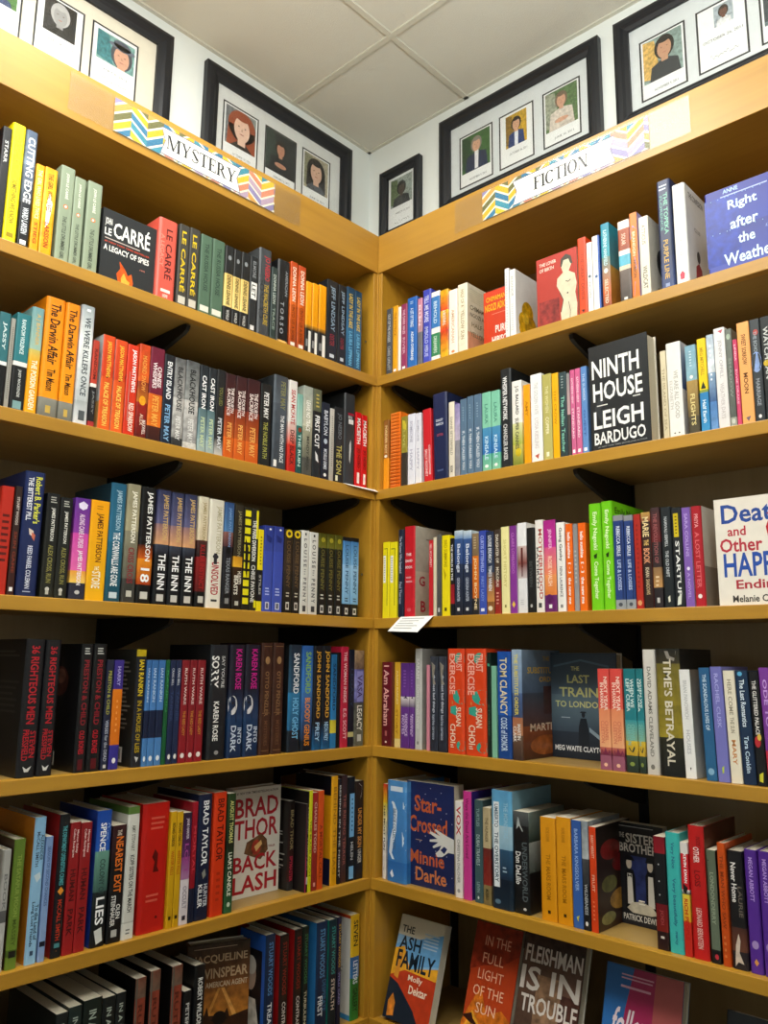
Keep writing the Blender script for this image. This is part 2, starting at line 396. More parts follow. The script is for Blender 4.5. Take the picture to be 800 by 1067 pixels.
# ------------------------------------------------------------------ the two bookcases
FT, FB = 2.578, 2.463
def bookcase(side, length, label):
    """local x along the front from the corner, y into the case, z up; the left one is mirrored"""
    L = side == 'L'; D = (-WX if L else WY)-.008
    e = empty('bookcase', (0, 0, 0), 0, label, 'bookcase', 'corner bookcases')
    def P(u, v, w): return (-v, -u, w) if L else (u, v, w)
    along = M_WY if L else M_WX; deep = M_WX if L else M_WY
    def part(name, boxes, mat, bevel=.001, parent=e):
        m = MB()
        for u0, u1, v0, v1, z0, z1 in boxes:
            a, b = P(u0, v0, z0), P(u1, v1, z1)
            m.box(min(a[0], b[0]), max(a[0], b[0]), min(a[1], b[1]), max(a[1], b[1]), z0, z1)
        return m.build(name, mat, parent, bevel=bevel, weld=True)
    pz = .0012                                           # the end panels meet on a mitre-like corner post
    part('side_panel', [(pz, .014, .0022, D-.012, 0, FT-.001)], M_WZ)
    part('side_panel', [(length-.02, length, .012, D-.012, 0, FT-.001)], M_WZ)
    if L: part('corner_post', [(-.019, .0008, -.0008, .019, 0, FT-.001)], M_WZ)
    part('back_panel', [(.0145, length-.0205, D-.011, D-.003, .05, FT-.02)], M_BACK, 0)
    part('header_panel', [(pz, length, -.001, .0115, FB, FT)], along)
    part('top_board', [(.0145, length-.0205, .012, D-.012, FB+.004, FB+.024)], along)
    part('kick_board', [(.0205, length-.0205, .05, .066, 0, .12)], along)
    for z in list(ZS.values())+[.165]:
        sh = part('shelf', [(.0145, length-.0206, .0202, D-.0115, z-.019, z)], M_SY if L else M_SX)
        part('shelf_edging', [(.0025, length-.0206, -.001, .02, z-.027, z)], along, .0015, sh)
    for u in (.030, .592, length-.05):
        m = MB(); a, b = P(u-.012, D-.0118, .2), P(u+.012, D-.0148, FB-.0)
        m.box(min(a[0], b[0]), max(a[0], b[0]), min(a[1], b[1]), max(a[1], b[1]), .2, FB)
        m.build('shelf_standard', M_BLACK, e)
        for z in ZS.values():
            zt = z-.0195; y1 = D-.015
            poly = [(.034, zt-.006), (.04, zt-.002), (.05, zt), (y1, zt), (y1, zt-.088), (y1-.03, zt-.082), (.05, zt-.022), (.038, zt-.016)]
            m = MB(); m.prism(poly, (lambda v, w, q: P(q, v, w)), u-.005, u+.005)
            m.build('shelf_bracket', M_BLACK, e, weld=True)
    for z in (2.262, 1.60, .955):                        # small screws in the end panel next to the corner
        m = MB(); c = P(.0143, .03, z); pts = ell(0, 0, .0035, .0035, 12)
        m.prism(pts, (lambda a_, b_, q: P(.0142+q, .032+a_, z+b_)), 0, .001)
        m.build('screw', M_SCREW, e, weld=True)
    return e
bookcase('L', 1.45, 'tall maple bookcase on the left holding the mystery books')
bookcase('R', 1.50, 'tall maple bookcase on the right holding the fiction books')

# ------------------------------------------------------------------ section signs
def clip_poly(poly, axis, val, keep_less):
    out = []
    for i in range(len(poly)):
        a, b = poly[i], poly[(i+1) % len(poly)]
        ia = (a[axis] <= val) == keep_less; ib = (b[axis] <= val) == keep_less
        if ia: out.append(a)
        if ia != ib:
            t = (val-a[axis])/(b[axis]-a[axis]); out.append((a[0]+(b[0]-a[0])*t, a[1]+(b[1]-a[1])*t))
    return out
TH, TN, SF = .19, .075, .065          # serif letter: stem, hairline, serif thickness
def serif(ch):
    """polygons in a box one unit high"""
    def stem(x, w=TH, s=.09): return [[(x, 0), (x+w, 0), (x+w, 1), (x, 1)], [(x-s, 0), (x+w+s, 0), (x+w+s, SF), (x-s, SF)], [(x-s, 1-SF), (x+w+s, 1-SF), (x+w+s, 1), (x-s, 1)]]
    def bar(x0, y0, x1, y1, w): return [(x0, y0), (x0+w, y0), (x1+w, y1), (x1, y1)]
    def ring(cx, cy, rx, ry, tx, ty, a0, a1, n=20):
        out = []
        for i in range(n):
            p = a0+(a1-a0)*i/n; q = a0+(a1-a0)*(i+1)/n
            out.append([(cx+rx*math.cos(p), cy+ry*math.sin(p)), (cx+rx*math.cos(q), cy+ry*math.sin(q)), (cx+(rx-tx)*math.cos(q), cy+(ry-ty)*math.sin(q)), (cx+(rx-tx)*math.cos(p), cy+(ry-ty)*math.sin(p))])
        return out
    pi = math.pi
    if ch == 'I': return stem(.09), .36
    if ch == 'M': return stem(.09, TN)+stem(.92, TH)+[bar(.10, 1, .50, 0, TH)[::-1], bar(.52, 0, .92, 1, TN)], 1.2
    if ch == 'N': return stem(.09, TN)+stem(.74, TN)+[bar(.07, 1, .66, 0, TH)[::-1]], .88
    if ch == 'Y': return [[(.36, 0), (.53, 0), (.53, .5), (.36, .5)], [(.27, 0), (.62, 0), (.62, SF), (.27, SF)], bar(.36, .45, .08, 1, TH), bar(.47, .45, .74, 1, TN), [(-.02, 1-SF), (.33, 1-SF), (.33, 1), (-.02, 1)], [(.64, 1-SF), (.9, 1-SF), (.9, 1), (.64, 1)]], .9
    if ch == 'T': return [[(.32, 0), (.49, 0), (.49, 1), (.32, 1)], [(.22, 0), (.59, 0), (.59, SF), (.22, SF)], [(.02, 1-TN), (.79, 1-TN), (.79, 1), (.02, 1)], [(.02, .74), (.07, .74), (.07, 1), (.02, 1)], [(.74, .74), (.79, .74), (.79, 1), (.74, 1)]], .82
    if ch == 'E': return stem(.09)+[[(.1, 1-TN), (.68, 1-TN), (.68, 1), (.1, 1)], [(.1, 0), (.7, 0), (.7, TN), (.1, TN)], [(.1, .49), (.52, .49), (.52, .49+TN), (.1, .49+TN)], [(.63, .76), (.68, .76), (.68, 1), (.63, 1)], [(.65, 0), (.7, 0), (.7, .26), (.65, .26)], [(.48, .4), (.52, .4), (.52, .64), (.48, .64)]], .76
    if ch == 'F': return [q for q in serif('E')[0] if not (max(p[1] for p in q) < .3 and q[0][0] == .1) and not (q[0][0] == .65)], .72
    if ch == 'R': return stem(.09)+ring(.34, .745, .34, .255, TH, TN, -pi/2, pi/2)+[[(.2, .49), (.36, .49), (.36, .545), (.2, .545)], [(.2, 1-TN), (.36, 1-TN), (.36, 1), (.2, 1)], bar(.68, 0, .34, .5, TH), [(.66, 0), (.94, 0), (.94, SF), (.66, SF)]], .92
    if ch == 'O': return ring(.45, .5, .43, .52, TH, TN, 0, 2*pi, 32), .92
    if ch == 'C': return ring(.45, .5, .43, .52, TH, TN, pi*.22, pi*1.80, 28)+[[(.74, .68), (.79, .68), (.79, 1), (.74, 1)]], .86
    if ch == 'S': return ring(.36, .74, .28, .27, .075, TN, pi*.08, pi*1.15, 16)+ring(.36, .26, .3, .28, .075, TN, -pi*.9, pi*.15, 16)+[[(.06, .70), (.20, .80), (.66, .30), (.50, .18)], [(.6, .72), (.64, .72), (.64, 1), (.6, 1)], [(.06, 0), (.1, 0), (.1, .3), (.06, .3)]], .72
def section_sign(side, word, h0, h1, i0, i1, b0, b1, t0, t1, label):
    """all numbers: metres along the shelf front, left to right as one reads"""
    L = side == 'L'
    def P(s, d, z): return (.0013+d, s, z) if L else (s, -.0013-d, z)
    e = empty('section_sign', P((h0+h1)/2, 0, 2.478), 0, label, 'sign', 'section signs on the bookcase headers')
    z0, z1 = 2.4795, 2.5665
    def quadbox(m, s0, s1, d0, d1, za, zb, c='fff'):
        a, b = P(s0, d0, za), P(s1, d1, zb); m.box(min(a[0], b[0]), max(a[0], b[0]), min(a[1], b[1]), max(a[1], b[1]), za, zb, c)
    m = MB(); quadbox(m, h0, h1, .0034, .0052, z0, z1); m.build('acrylic_front', M_ACRYL, e, weld=True)
    m = MB(); quadbox(m, h0, h1, .0003, .0014, z0, z1); m.build('acrylic_back', M_ACRYL, e, weld=True)
    p0, p1 = 2.484, 2.562
    m = MB(); quadbox(m, i0, i1, .0016, .0019, p0, p1, 'efe9d6')
    pal = ['e0b21c', '3a8fa6', 'd98a6a', '8f86b5', '6b6a3a', '2f78a0', 'e6c02a', 'b9a0b8', 'd9a04a']
    def poly(pts, c, k):
        q = [P(s, .0020+k*4e-5, z) for s, z in pts]
        m.face(q, c)
    cw, bh = .040, .0215; n = int(math.ceil((i1-i0)/cw)); kk = 0
    for c in range(n):
        sa, sb = i0+c*cw, min(i1, i0+(c+1)*cw); up = c % 2 == 0
        for r in range(-2, 8):
            za = p0+r*bh+(0 if up else .027); zb = p0+r*bh+(.027 if up else 0)
            f = (sb-sa)/cw; ze = za+(zb-za)*f
            pts = [(sa, za), (sb, ze), (sb, ze+bh*.74), (sa, za+bh*.74)]
            pts = clip_poly(clip_poly(pts, 1, p1, True), 1, p0, False) if pts else pts
            if len(pts) > 2: poly(pts, pal[(r*4+c//2*3+c) % len(pal)], 0)
    zc = (p0+p1)/2; bz0, bz1 = p0+.006, p1-.010; nt = .011
    def banner(g, c, k): poly([(b0-g, bz0-g), (b1+g, bz0-g), (b1+g-nt, zc), (b1+g, bz1+g), (b0-g, bz1+g), (b0-g+nt, zc)], c, k)
    def half(g, c, k):    # the notched banner as two convex halves
        poly([(b0-g, bz0-g), (b1+g, bz0-g), (b1+g-nt, zc), (b0-g+nt, zc)], c, k); poly([(b0-g+nt, zc), (b1+g-nt, zc), (b1+g, bz1+g), (b0-g, bz1+g)], c, k)
    half(.0022, '5a5f7a', 1); half(0, 'fbfaf6', 2)
    gl = [serif(ch) for ch in word]; tot = sum(g[1] for g in gl); H = .034; sx = (t1-t0)/tot; x = t0
    for g, wd in gl:
        for pl in g: poly([(x+u*sx, zc-H/2+v*H) for u, v in pl], '121318', 3+(kk % 3)); kk += 1
        x += wd*sx
    o = m.build('paper_insert', M_PAPER, e); settle(e)
section_sign('L', 'MYSTERY', -.93, -.302, -.829, -.387, -.713, -.495, -.700, -.508, 'clear acrylic sign holder reading MYSTERY with chevron paper insert')
section_sign('R', 'FICTION', .283, .914, .371, .822, .466, .739, .525, .672, 'clear acrylic sign holder reading FICTION with chevron paper insert')

# ------------------------------------------------------------------ framed photographs on the walls
def portrait(m, poly, s0, s1, z0, z1, bg, bg2, hair, skin, top, hairw=1.0, head=(.5, .6), size=.2, extra=()):
    w, h = s1-s0, z1-z0
    def U(u, v): return (s0+u*w, z0+v*h)
    def pl(pts, c, k, a=.05): poly([U(*p) for p in pts], c, k, a)
    pl([(0, 0), (1, 0), (1, 1), (0, 1)], bg, 3, .35)
    if bg2: pl([(0, .1), (.45, 0), (.3, .95), (0, 1)], bg2, 3.5, .4)
    hx, hy = head; r = size; ra = r*w/h*1.28
    def cl(pts): return [(min(1, max(0, u)), min(1, max(0, v))) for u, v in pts]
    pl(cl(ell(hx, hy+ra*.10, r*1.22*hairw, ra*1.22, 20)), hair, 4)
    if hairw > 1.1: pl(cl([(hx-r*1.2*hairw, hy), (hx-r*1.3*hairw, hy-ra*1.7), (hx+r*1.3*hairw, hy-ra*1.7), (hx+r*1.2*hairw, hy)]), hair, 4)
    pl(cl([(hx-.40, 0), (hx+.40, 0), (hx+.34, hy-ra*1.55), (hx+r*.5, hy-ra*1.15), (hx-r*.5, hy-ra*1.15), (hx-.34, hy-ra*1.55)]), top, 5, .25)
    pl(cl([(hx-r*.42, hy-ra*1.35), (hx+r*.42, hy-ra*1.35), (hx+r*.4, hy-ra*.6), (hx-r*.4, hy-ra*.6)]), skin, 6)
    pl(cl(ell(hx, hy-ra*.08, r*.86, ra*.98, 20)), skin, 7)
    pl(cl(ell(hx, hy+ra*.84, r*.82, ra*.3, 14)), hair, 8)
    for sg in (-1, 1): pl(ell(hx+sg*r*.36, hy+ra*.08, r*.11, ra*.045, 8), '6a4c40', 8)
    pl(ell(hx, hy-ra*.48, r*.26, ra*.045, 8), 'b06a5c' if skin > '9' else '5a4038', 8)
    pl([(hx-r*.07, hy-ra*.22), (hx+r*.09, hy-ra*.22), (hx, hy+ra*.05)], 'b88a70' if skin > 'b' else skin, 8)
    for pts, c in extra: pl(pts, c, 9, .15)
def frame(side, s0, s1, z0, z1, bw, mat_c, cards, label, name='picture_frame'):
    L = side == 'L'
    def P(s, d, z): return (WX+d, s, z) if L else (s, WY-d, z)
    e = empty(name, P((s0+s1)/2, 0, z0), 0, label, 'picture frame', 'framed author photos above the bookcases')
    m = MB()                                              # four mitred mouldings with a stepped profile
    prof = [(0, .0005), (0, .020), (bw*.25, .024), (bw*.55, .024), (bw*.72, .018), (bw, .014), (bw, .0005)]
    cor = [(s0, z0, 1, 1), (s1, z0, -1, 1), (s1, z1, -1, -1), (s0, z1, 1, -1)]
    for i in range(4):
        a, b = cor[i], cor[(i+1) % 4]
        for j in range(len(prof)-1):
            (o0, d0), (o1, d1) = prof[j], prof[j+1]
            m.face([P(a[0]+a[2]*o0, d0, a[1]+a[3]*o0), P(b[0]+b[2]*o0, d0, b[1]+b[3]*o0), P(b[0]+b[2]*o1, d1, b[1]+b[3]*o1), P(a[0]+a[2]*o1, d1, a[1]+a[3]*o1)])
    m.build('frame_moulding', M_FRAME, e, weld=True)
    def qb(m, a0, a1, d0, d1, b0, b1, c):
        a, b = P(a0, d0, b0), P(a1, d1, b1); m.box(min(a[0], b[0]), max(a[0], b[0]), min(a[1], b[1]), max(a[1], b[1]), b0, b1, c)
    m = MB(); qb(m, s0+bw*.8, s1-bw*.8, .002, .006, z0+bw*.8, z1-bw*.8, mat_c); m.build('mat_board', M_PAPER, e)
    m = MB(); qb(m, s0+bw*.85, s1-bw*.85, .0105, .012, z0+bw*.85, z1-bw*.85, 'fff'); m.build('glass_pane', M_GLASS, e, weld=True)
    for cd_ in cards:
        a0, a1, b0, b1 = cd_['box']
        m = MB()
        def poly(pts, c, k, a=.03, m=m):
            q = [P(s, .0062+k*6e-5, z) for s, z in pts]; m.face(q if L else q, c, a)
        poly([(a0, b0), (a1, b0), (a1, b1), (a0, b1)], '15161a', 0)
        g = .005
        poly([(a0+g, b0+g), (a1-g, b0+g), (a1-g, b1-g), (a0+g, b1-g)], 'f4f6f6', 1)
        w, h = a1-a0, b1-b0; p = cd_['photo']
        portrait(m, poly, a0+p[0]*w, a0+p[1]*w, b0+p[2]*h, b0+p[3]*h, *cd_['who'][0], **cd_['who'][1])
        for i, (t, va, vb, u0, u1) in enumerate(cd_.get('cap', ())):
            lay_text(m, t, False, lambda x, y, va=va, vb=vb, u0=u0, u1=u1: P(a0+(u0+(u1-u0)*x)*w, .0062+3*6e-5, b0+(va+(vb-va)*y)*h), '444a52')
        if cd_.get('sig'):
            v0 = cd_['sig']; pts = []; rg = random.Random(int(a0*1000))
            for i in range(26): pts.append((a0+w*(.25+.022*i), b0+h*(v0+rg.uniform(-.02, .035)+.012*math.sin(i*1.7))))
            for i in range(25):
                (xa, za), (xb, zb) = pts[i], pts[i+1]; poly([(xa, za-.0006), (xb, zb-.0006), (xb, zb+.0006), (xa, za+.0006)], '2c3040', 3)
        m.build('photo_card', M_PRINT, e)
    settle(e)
CAPS = ('MAY 8, 2011', 'MAY 5, 2012', 'OCTOBER 10, 2011', 'NOVEMBER 9, 2011', 'FEBRUARY 6, 2012', 'JUNE 10, 2011', 'OCTOBER 26, 2011', 'MARCH 13, 2011')
prep_text([(c, False) for c in CAPS])
def card(s0, s1, who, cap, photo=(.08, .92, .26, .95), zz=(2.848, 3.03), cv=(.09, .135), sig=None, cu=(.3, .8), **kw):
    return dict(box=(s0, s1, *zz), who=(who, kw), cap=[(cap, cv[0], cv[1], *cu)] if cap else [], photo=photo, sig=sig)
CW, CB = 'e9e2d0', 'e4e6e4'
frame('L', -1.13, -.497, 2.79, 3.115, .046, CW, [
    card(-1.04, -.91, ('4a7a3a', '2f5a90', '3a2a20', 'c89a80', '30406a'), 'MARCH 13, 2011', (.1, .9, .42, .93), sig=.12, cv=(.26, .3)),
    card(-.879, -.752, ('1c1c1c', '333', 'b8b8b8', 'a0a0a0', '262626'), 'MAY 8, 2011', (.17, .83, .42, .95), sig=.14, cv=(.29, .33), hairw=1.0, size=.25, extra=[([(.1, 0), (.5, .25), (.4, 0)], '0c0c0c')]),
    card(-.731, -.596, ('7aa8a4', '3f7f86', '4a4e58', 'd8a68c', '22262c'), 'MAY 5, 2012', (.12, .92, .45, .92), sig=.16, cv=(.30, .34), head=(.66, .42), size=.24, extra=[(ell(.66, .74, .36, .1, 14), '6a7080'), (ell(.66, .82, .24, .16, 14), '555b6a')]),
    ], 'black triple photo frame above the mystery sign, cut by left picture edge')
frame('L', -.382, .218, 2.79, 3.118, .046, CB, [
    card(-.312, -.178, ('8a8f8c', '6f7478', '9c4a2a', 'ecc6b0', '2a2420'), 'OCTOBER 10, 2011', sig=.05, hairw=1.25, size=.30, head=(.54, .56)),
    card(-.152, -.022, ('20282c', '30403c', '2a2018', 'c08a70', '181c24'), 'FEBRUARY 6, 2012', (.04, .96, .2, .97), size=.15, head=(.5, .62), extra=[(ell(.5, .22, .2, .06, 12), 'c08a70')]),
    card(.002, .128, ('b0a890', '8a8a70', '1c1614', 'dcb49c', '50545c'), 'JUNE 10, 2011', size=.27, hairw=1.15, head=(.5, .56)),
    ], 'black triple photo frame near the corner, holding a red haired portrait')
frame('R', -.290, -.108, 2.79, 3.045, .030, 'f4f6f6', [
    card(-.262, -.134, ('9aa49c', '6a7a58', '2c2a28', '5a5048', '3a3c3c'), 'MARCH 13, 2011', (.12, .88, .42, .93), zz=(2.815, 3.018), sig=.12, cv=(.27, .31), size=.17, head=(.5, .6)),
    ], 'small black frame with a single photo beside the wall corner')
frame('R', -.022, .553, 2.79, 3.115, .040, 'dfe4e6', [
    card(.052, .182, ('3f6a34', '28482a', '8a8078', 'd8a888', '1e2c4c'), 'NOVEMBER 9, 2011', size=.16, head=(.52, .68), extra=[([(.46, .02), (.58, .02), (.6, .5), (.46, .5)], 'e6e6ea')]),
    card(.206, .331, ('c8a024', '8a6a20', '2c1e16', 'd8a888', '243c74'), 'OCTOBER 26, 2011', (.2, .8, .34, .93), cv=(.19, .235), size=.2, head=(.5, .66), extra=[([(.42, 0), (.58, 0), (.6, .42), (.42, .42)], 'e8ecf4')]),
    card(.362, .487, ('5c7a4c', '9aa08c', '7a6450', 'd4a488', 'd6ccc0'), 'JUNE 10, 2011', size=.16, head=(.5, .7), extra=[(ell(.5, .2, .22, .06, 12), 'd4a488')]),
    ], 'black triple photo frame above the fiction sign, with a portrait of a man in white')
frame('R', .600, 1.175, 2.79, 3.118, .040, 'dfe4e6', [
    card(.667, .794, ('8aa09a', 'd8b060', '201a16', 'c89878', '34383c'), 'NOVEMBER 9, 2011', size=.21, head=(.55, .68)),
    card(.822, .949, ('a8b4bc', None, '2a1c14', '6a4434', 'e4e6e8'), 'OCTOBER 26, 2011', (.36, .74, .62, .94), cv=(.42, .47), cu=(.12, .9), sig=.17, size=.22, head=(.5, .62)),
    card(.976, 1.103, ('6a7a80', '40484c', '2a2420', 'c89878', '2c3038'), 'MAY 5, 2012'),
    ], 'black triple photo frame above the fiction shelves, cut by right picture edge')

# ------------------------------------------------------------------ books, left bookcase
WHT = 'f2f1ea'
def lg(c='eee', v=.945, w=.5): return [('r', .5-w/2, .5+w/2, v-.018, v+.018, c)]      # small publisher mark at the foot of a spine
# top mystery shelf
B('L1', -8, 1.5, 133, '15171d', 'black paperback cut by the left picture edge', [('STARR', .12, .32, 'ccc', .4)])
B('L1', 1.5, 16, 130, 'f4e308', 'tall bright yellow hardcover with faint gold lettering', [('YOU NEVER KNEW', .08, .42, 'c2a80c', .36), ('SOMETHING WE KNOW', .47, .84, '8f7a0a', .36)]+lg('a08a08', .93), hc=1)
B('L1', 16.5, 29, 137, '4e6078/7a8aa0:.3,64748a/39424e:.62,20252d/0d0f13', 'tall steel blue to black hardcover with heavy white lettering', [('CUTTING EDGE', .06, .62, 'fff', .62), ('WARD LARSEN', .66, .88, 'e8eef4', .5)]+lg('fff', .95), hc=1, mot=.35)
B('L1', 30, 38.8, 172, 'f0a808/f4c030:.5,f0b010/e8a000', 'amber paperback with pale lettering, left of two', [('THE GIRL WHO LIVED TWICE', .06, .62, 'fff2c0', .5), ('STIEG', .66, .9, 'b03010', .4)], mot=.2)
B('L1', 39.5, 52.5, 176, 'f0a808/f4c030:.5,f0b010/e8a000', 'amber paperback with white flame splash, right of two', [('p', [(.5, .28), (.78, .4), (.6, .62), (.35, .68), (.3, .42)], 'fff'), ('THE GIRL WHO LIVED', .06, .5, '8a5a08', .4), ('LARSSON', .62, .9, 'b03010', .4)], mot=.25)
for a, b, y, n in ((56, 70.5, 174.5, 'leftmost'), (71, 82.5, 186, 'middle'), (85, 100, 191, 'rightmost')):
    B('L1', a, b, y, '8d9b83', f'sage green paperback with small orange oval mark, {n} of three', [('JOHN LE CARRÉ', .07, .34, 'e4e6d8', .3), ('e', .5, .42, .17, .022, 'e07a3a'), ('e', .5, .42, .09, .013, 'f4efe4'), ('THE LITTLE DRUMMER GIRL', .52, .96, '4c5648', .3)], matte=1)
Fo('L1', 102, 160.5, 216, '26292c', 'face-out black book with white capitals and an orange flame', [
    ('t', 'LE', .05, .17, .26, .36, 'f2f2ee'), ('t', 'JOHN', .05, .17, .12, .24, 'f2f2ee'), ('t', 'CARRÉ', .2, .86, .09, .36, 'f4f4f0'),
    ('lines', .06, .86, .39, .42, 1, 'c8b8b0'), ('t', '#1 NEW YORK TIMES BESTSELLER', .06, .86, .435, .46, 'd04a30'), ('t', 'A LEGACY OF SPIES', .05, .86, .49, .57, 'f4f4f0'),
    ('p', [(.34, .96), (.3, .84), (.36, .76), (.34, .66), (.44, .74), (.5, .82), (.56, .78), (.6, .9), (.56, .99), (.4, .99)], 'e05a14', .4), ('p', [(.4, .97), (.38, .88), (.43, .8), (.48, .88), (.54, .9), (.52, .98)], 'f8b040', .3),
    ('t', 'A NOVEL', .7, .8, .66, .68, 'd08070')], t=.028, a=.022, hc=0)
B('L1', 161.5, 181, 229.5, 'd8594a', 'coral red hardcover with dark vertical lettering', [('LE CARRÉ', .12, .74, '5a1c1a', .42, .6), ('A LEGACY', .2, .6, 'e88a78', .2, .22)]+lg('f4e4dc', .88, .5)+[('VIKING', .92, .96, 'f4e4dc', .3)], hc=1)
for a, b, y, n in ((183, 193.7, 235, 'left'), (194.2, 204.7, 239, 'right')):
    B('L1', a, b, y, '3d3b36', f'charcoal paperback with big yellow capitals, {n} of two', [('LE CARRÉ', .08, .82, 'e0c018', .52)]+[('r', .15, .85, .87, .96, 'c8c4b8')], matte=1)
for a, b, y, n in ((206, 218, 246, 'left'), (218.6, 231, 251, 'right')):
    B('L1', a, b, y, '4f6a56', f'dark sage green paperback with white foot mark, {n} of two', [('THE RUSSIA HOUSE', .1, .7, '2c4034', .36), ('r', .12, .88, .88, .95, 'dcdcd0')], matte=1)
for a, b, y, n in ((232, 240.7, 257, 'leftmost'), (241.2, 248.8, 261, 'middle'), (249.3, 257.7, 264, 'rightmost')):
    B('L1', a, b, y, '1a1b1c:.36,d8b868/e8cf80:.78,17181a', f'slim black paperback with gold spine panel, {n} of three', [('e', .5, .15, .2, .03, '888c90'), ('DENNIS LEHANE', .38, .76, '3a2a10', .45), ('WORLD', .82, .95, 'c8c8c4', .34)])
B('L1', 258.3, 266.5, 268, '202326', 'worn black paperback with boxed white title', [('r', .15, .9, .34, .56, 'ecebe6'), ('LET', .37, .53, '111', .5), ('ELMORE', .06, .28, '888c90', .4), ('r', .2, .7, .9, .96, 'ddd')], mot=.3)
B('L1', 267.5, 280.5, 260, '3e4246', 'tall thick slate hardcover with red and yellow lettering', [('JO NESBO', .08, .36, 'b83038', .5, .6), ('THE MACBETH CURE', .4, .86, 'b89a30', .36, .6), ('LEONARD', .3, .8, '24282a', .4, .25)], hc=1)
B('L1', 281, 287, 279, '2c3a38', 'thin dark green paperback with pale lettering', [('DONNA LEON', .1, .5, 'b8c4bc', .5), ('TRACE', .55, .85, '8a9a90', .45)])
B('L1', 287.5, 300, 272, '15171a', 'black hardcover with grey ghostly lettering', [('AMERICAN', .12, .42, '8a8e94', .22, .7), ('T O R S O', .5, .88, '9aa0a8', .3, .4), ('r', .1, .9, .955, .985, 'f0c070')], hc=1, mot=.2)
for a, b, y, n in ((300.8, 308, 273.5, 'left'), (309, 316.8, 278, 'right')):
    B('L1', a, b, y, 'b8400c/d8641c:.5,c85a18/a04010', f'burnt orange paperback with pale capitals, {n} of two', [('DONNA LEON', .06, .46, 'f6e8d8', .5), ('UNTO US A SON', .5, .9, '6a2a08', .4), ('r', .2, .8, .93, .97, 'f4ece0')], mot=.15)
for a, b, y, n in ((317.6, 323.7, 294, 'leftmost'), (324.2, 330.3, 296, 'middle'), (331.3, 338.8, 298, 'rightmost')):
    B('L1', a, b, y, 'f4a408/e89a10:.6,c88a20/302818:.66,1c1c1c', f'orange topped paperback with black and white foot, {n} of three', [('r', .5, .95, .68, .97, 'ecebe4'), ('r', .1, .4, .8, .9, '888')])
for a, b, y, n in ((339.5, 351, 293, 'left'), (351.6, 359.8, 298, 'right')):
    B('L1', a, b, y, '1b2026', f'black paperback with blue grey capitals, {n} of two', [('JEFF LINDSAY', .07, .62, '8ea4b8', .46), ('DEXTER', .66, .8, '8a2a30', .4), ('r', .3, .7, .9, .94, 'c8d0d8')])
for a, b, y, n in ((360.5, 368.4, 300, 'left'), (368.9, 376, 304, 'right')):
    B('L1', a, b, y, '1d3f5a/2a5f84:.5,2f6a90/205070', f'deep blue paperback with yellow capitals, {n} of two', [('LADY IN THE LAKE', .08, .5, 'e0c050', .5), ('LAURA LIPPMAN', .54, .95, '70b8e0', .46)])
# second mystery shelf
B('L2', -9, 2.8, 326, '2f6a72:.52,e8ece8:.56,101214', 'teal and black paperback at the left picture edge', [('JASSY', .1, .4, 'cfe0e0', .4)])
B('L2', 3.3, 8.2, 332, '9a9890', 'thin dull grey paperback between two teal ones', [('lines', .3, .7, .1, .9, 40, '77756c')])
B('L2', 9, 24, 327.5, '2a747c:.5,ece8e0:.545,17191a', 'teal and black paperback split by white band', [('RANDOM VIOLENCE', .06, .42, 'd8ecec', .3), ('JASSY MACKENZIE', .58, .86, 'c8ccc8', .26), ('r', .2, .8, .9, .98, '7aa0a4')])
B('L2', 24.4, 37.5, 321, '6f9ca0/9ab8a8:.4,c8b860/e8a818:.52,f0a412', 'pale teal to amber hardcover with white lettering', [('THE POISON GARDEN', .5, .96, 'fbf4dc', .46), ('A J BANNER', .06, .36, 'c8a868', .4)], hc=1, bc='6f9ca0')
for a, b, y, n in ((38.5, 59, 311, 'left'), (59.6, 75, 317, 'right')):
    B('L2', a, b, y, 'f08a0c/f4980e:.84,8a8a80/6a6a62', f'large orange hardcover with black script and grey foot, {n} of two', [('p', [(.02, .24), (.5, .18), (.98, .26), (.98, .42), (.6, .37), (.3, .4), (.02, .33)], 'e8541c', .2), ('ti', '', 0, 1, 0, 1, '111')][:1]+[('The Darwin Affair', .05, .56, '2a1404', .52), ('Tim Mason', .6, .78, '3a1c06', .42), ('p', [(.02, .81), (.5, .86), (.98, .83), (.98, .86), (.02, .86)], '77776e'), ('r', .36, .62, .9, .96, 'c8a850')], hc=1, mot=.06)
B('L2', 76, 90.5, 319, '98a2a6/dfe4e4:.3,e4e8e8/b8bec0:.8,a8aeb0/d8dadc', 'tall silver white hardcover with dark lettering', [('WE WERE KILLERS ONCE', .1, .76, '3a444c', .42), ('r', .35, .65, .03, .05, 'fff'), ('r', .3, .75, .88, .96, '50565a')], hc=1, mot=.1)
B('L2', 91, 97.5, 355, 'b03a2c/c0402c:.5,ece4dc:.54,1c1a1c:.93,a83030', 'narrow red and black paperback beside silver hardcover', [('RANDOM', .1, .45, '6a1a14', .5), ('JASSY', .58, .85, '888', .4)])
B('L2', 101, 114, 350, 'd84a1c/c83a18:.44,d8541c/e06020', 'red orange paperback with grey left cover, left of two', [('JASON MATTHEWS', .06, .44, 'f0c040', .44), ('PALACE OF TREASON', .5, .95, 'f4d060', .4), ('p', [(.02, .4), (.98, .36), (.98, .4), (.5, .45), (.02, .46)], '3a1410')], bc='b4b8ba/c8c8c4:.7,d0a060', mot=.12)
B('L2', 114.5, 127, 355, 'd84a1c/c83a18:.44,d8541c/e06020', 'red orange paperback with pale left cover, right of two', [('JASON MATTHEWS', .06, .44, 'f0c040', .44), ('PALACE OF TREASON', .5, .95, 'f4d060', .4), ('p', [(.02, .4), (.98, .36), (.98, .4), (.5, .45), (.02, .46)], '3a1410')], bc='c4b8b0', mot=.12)
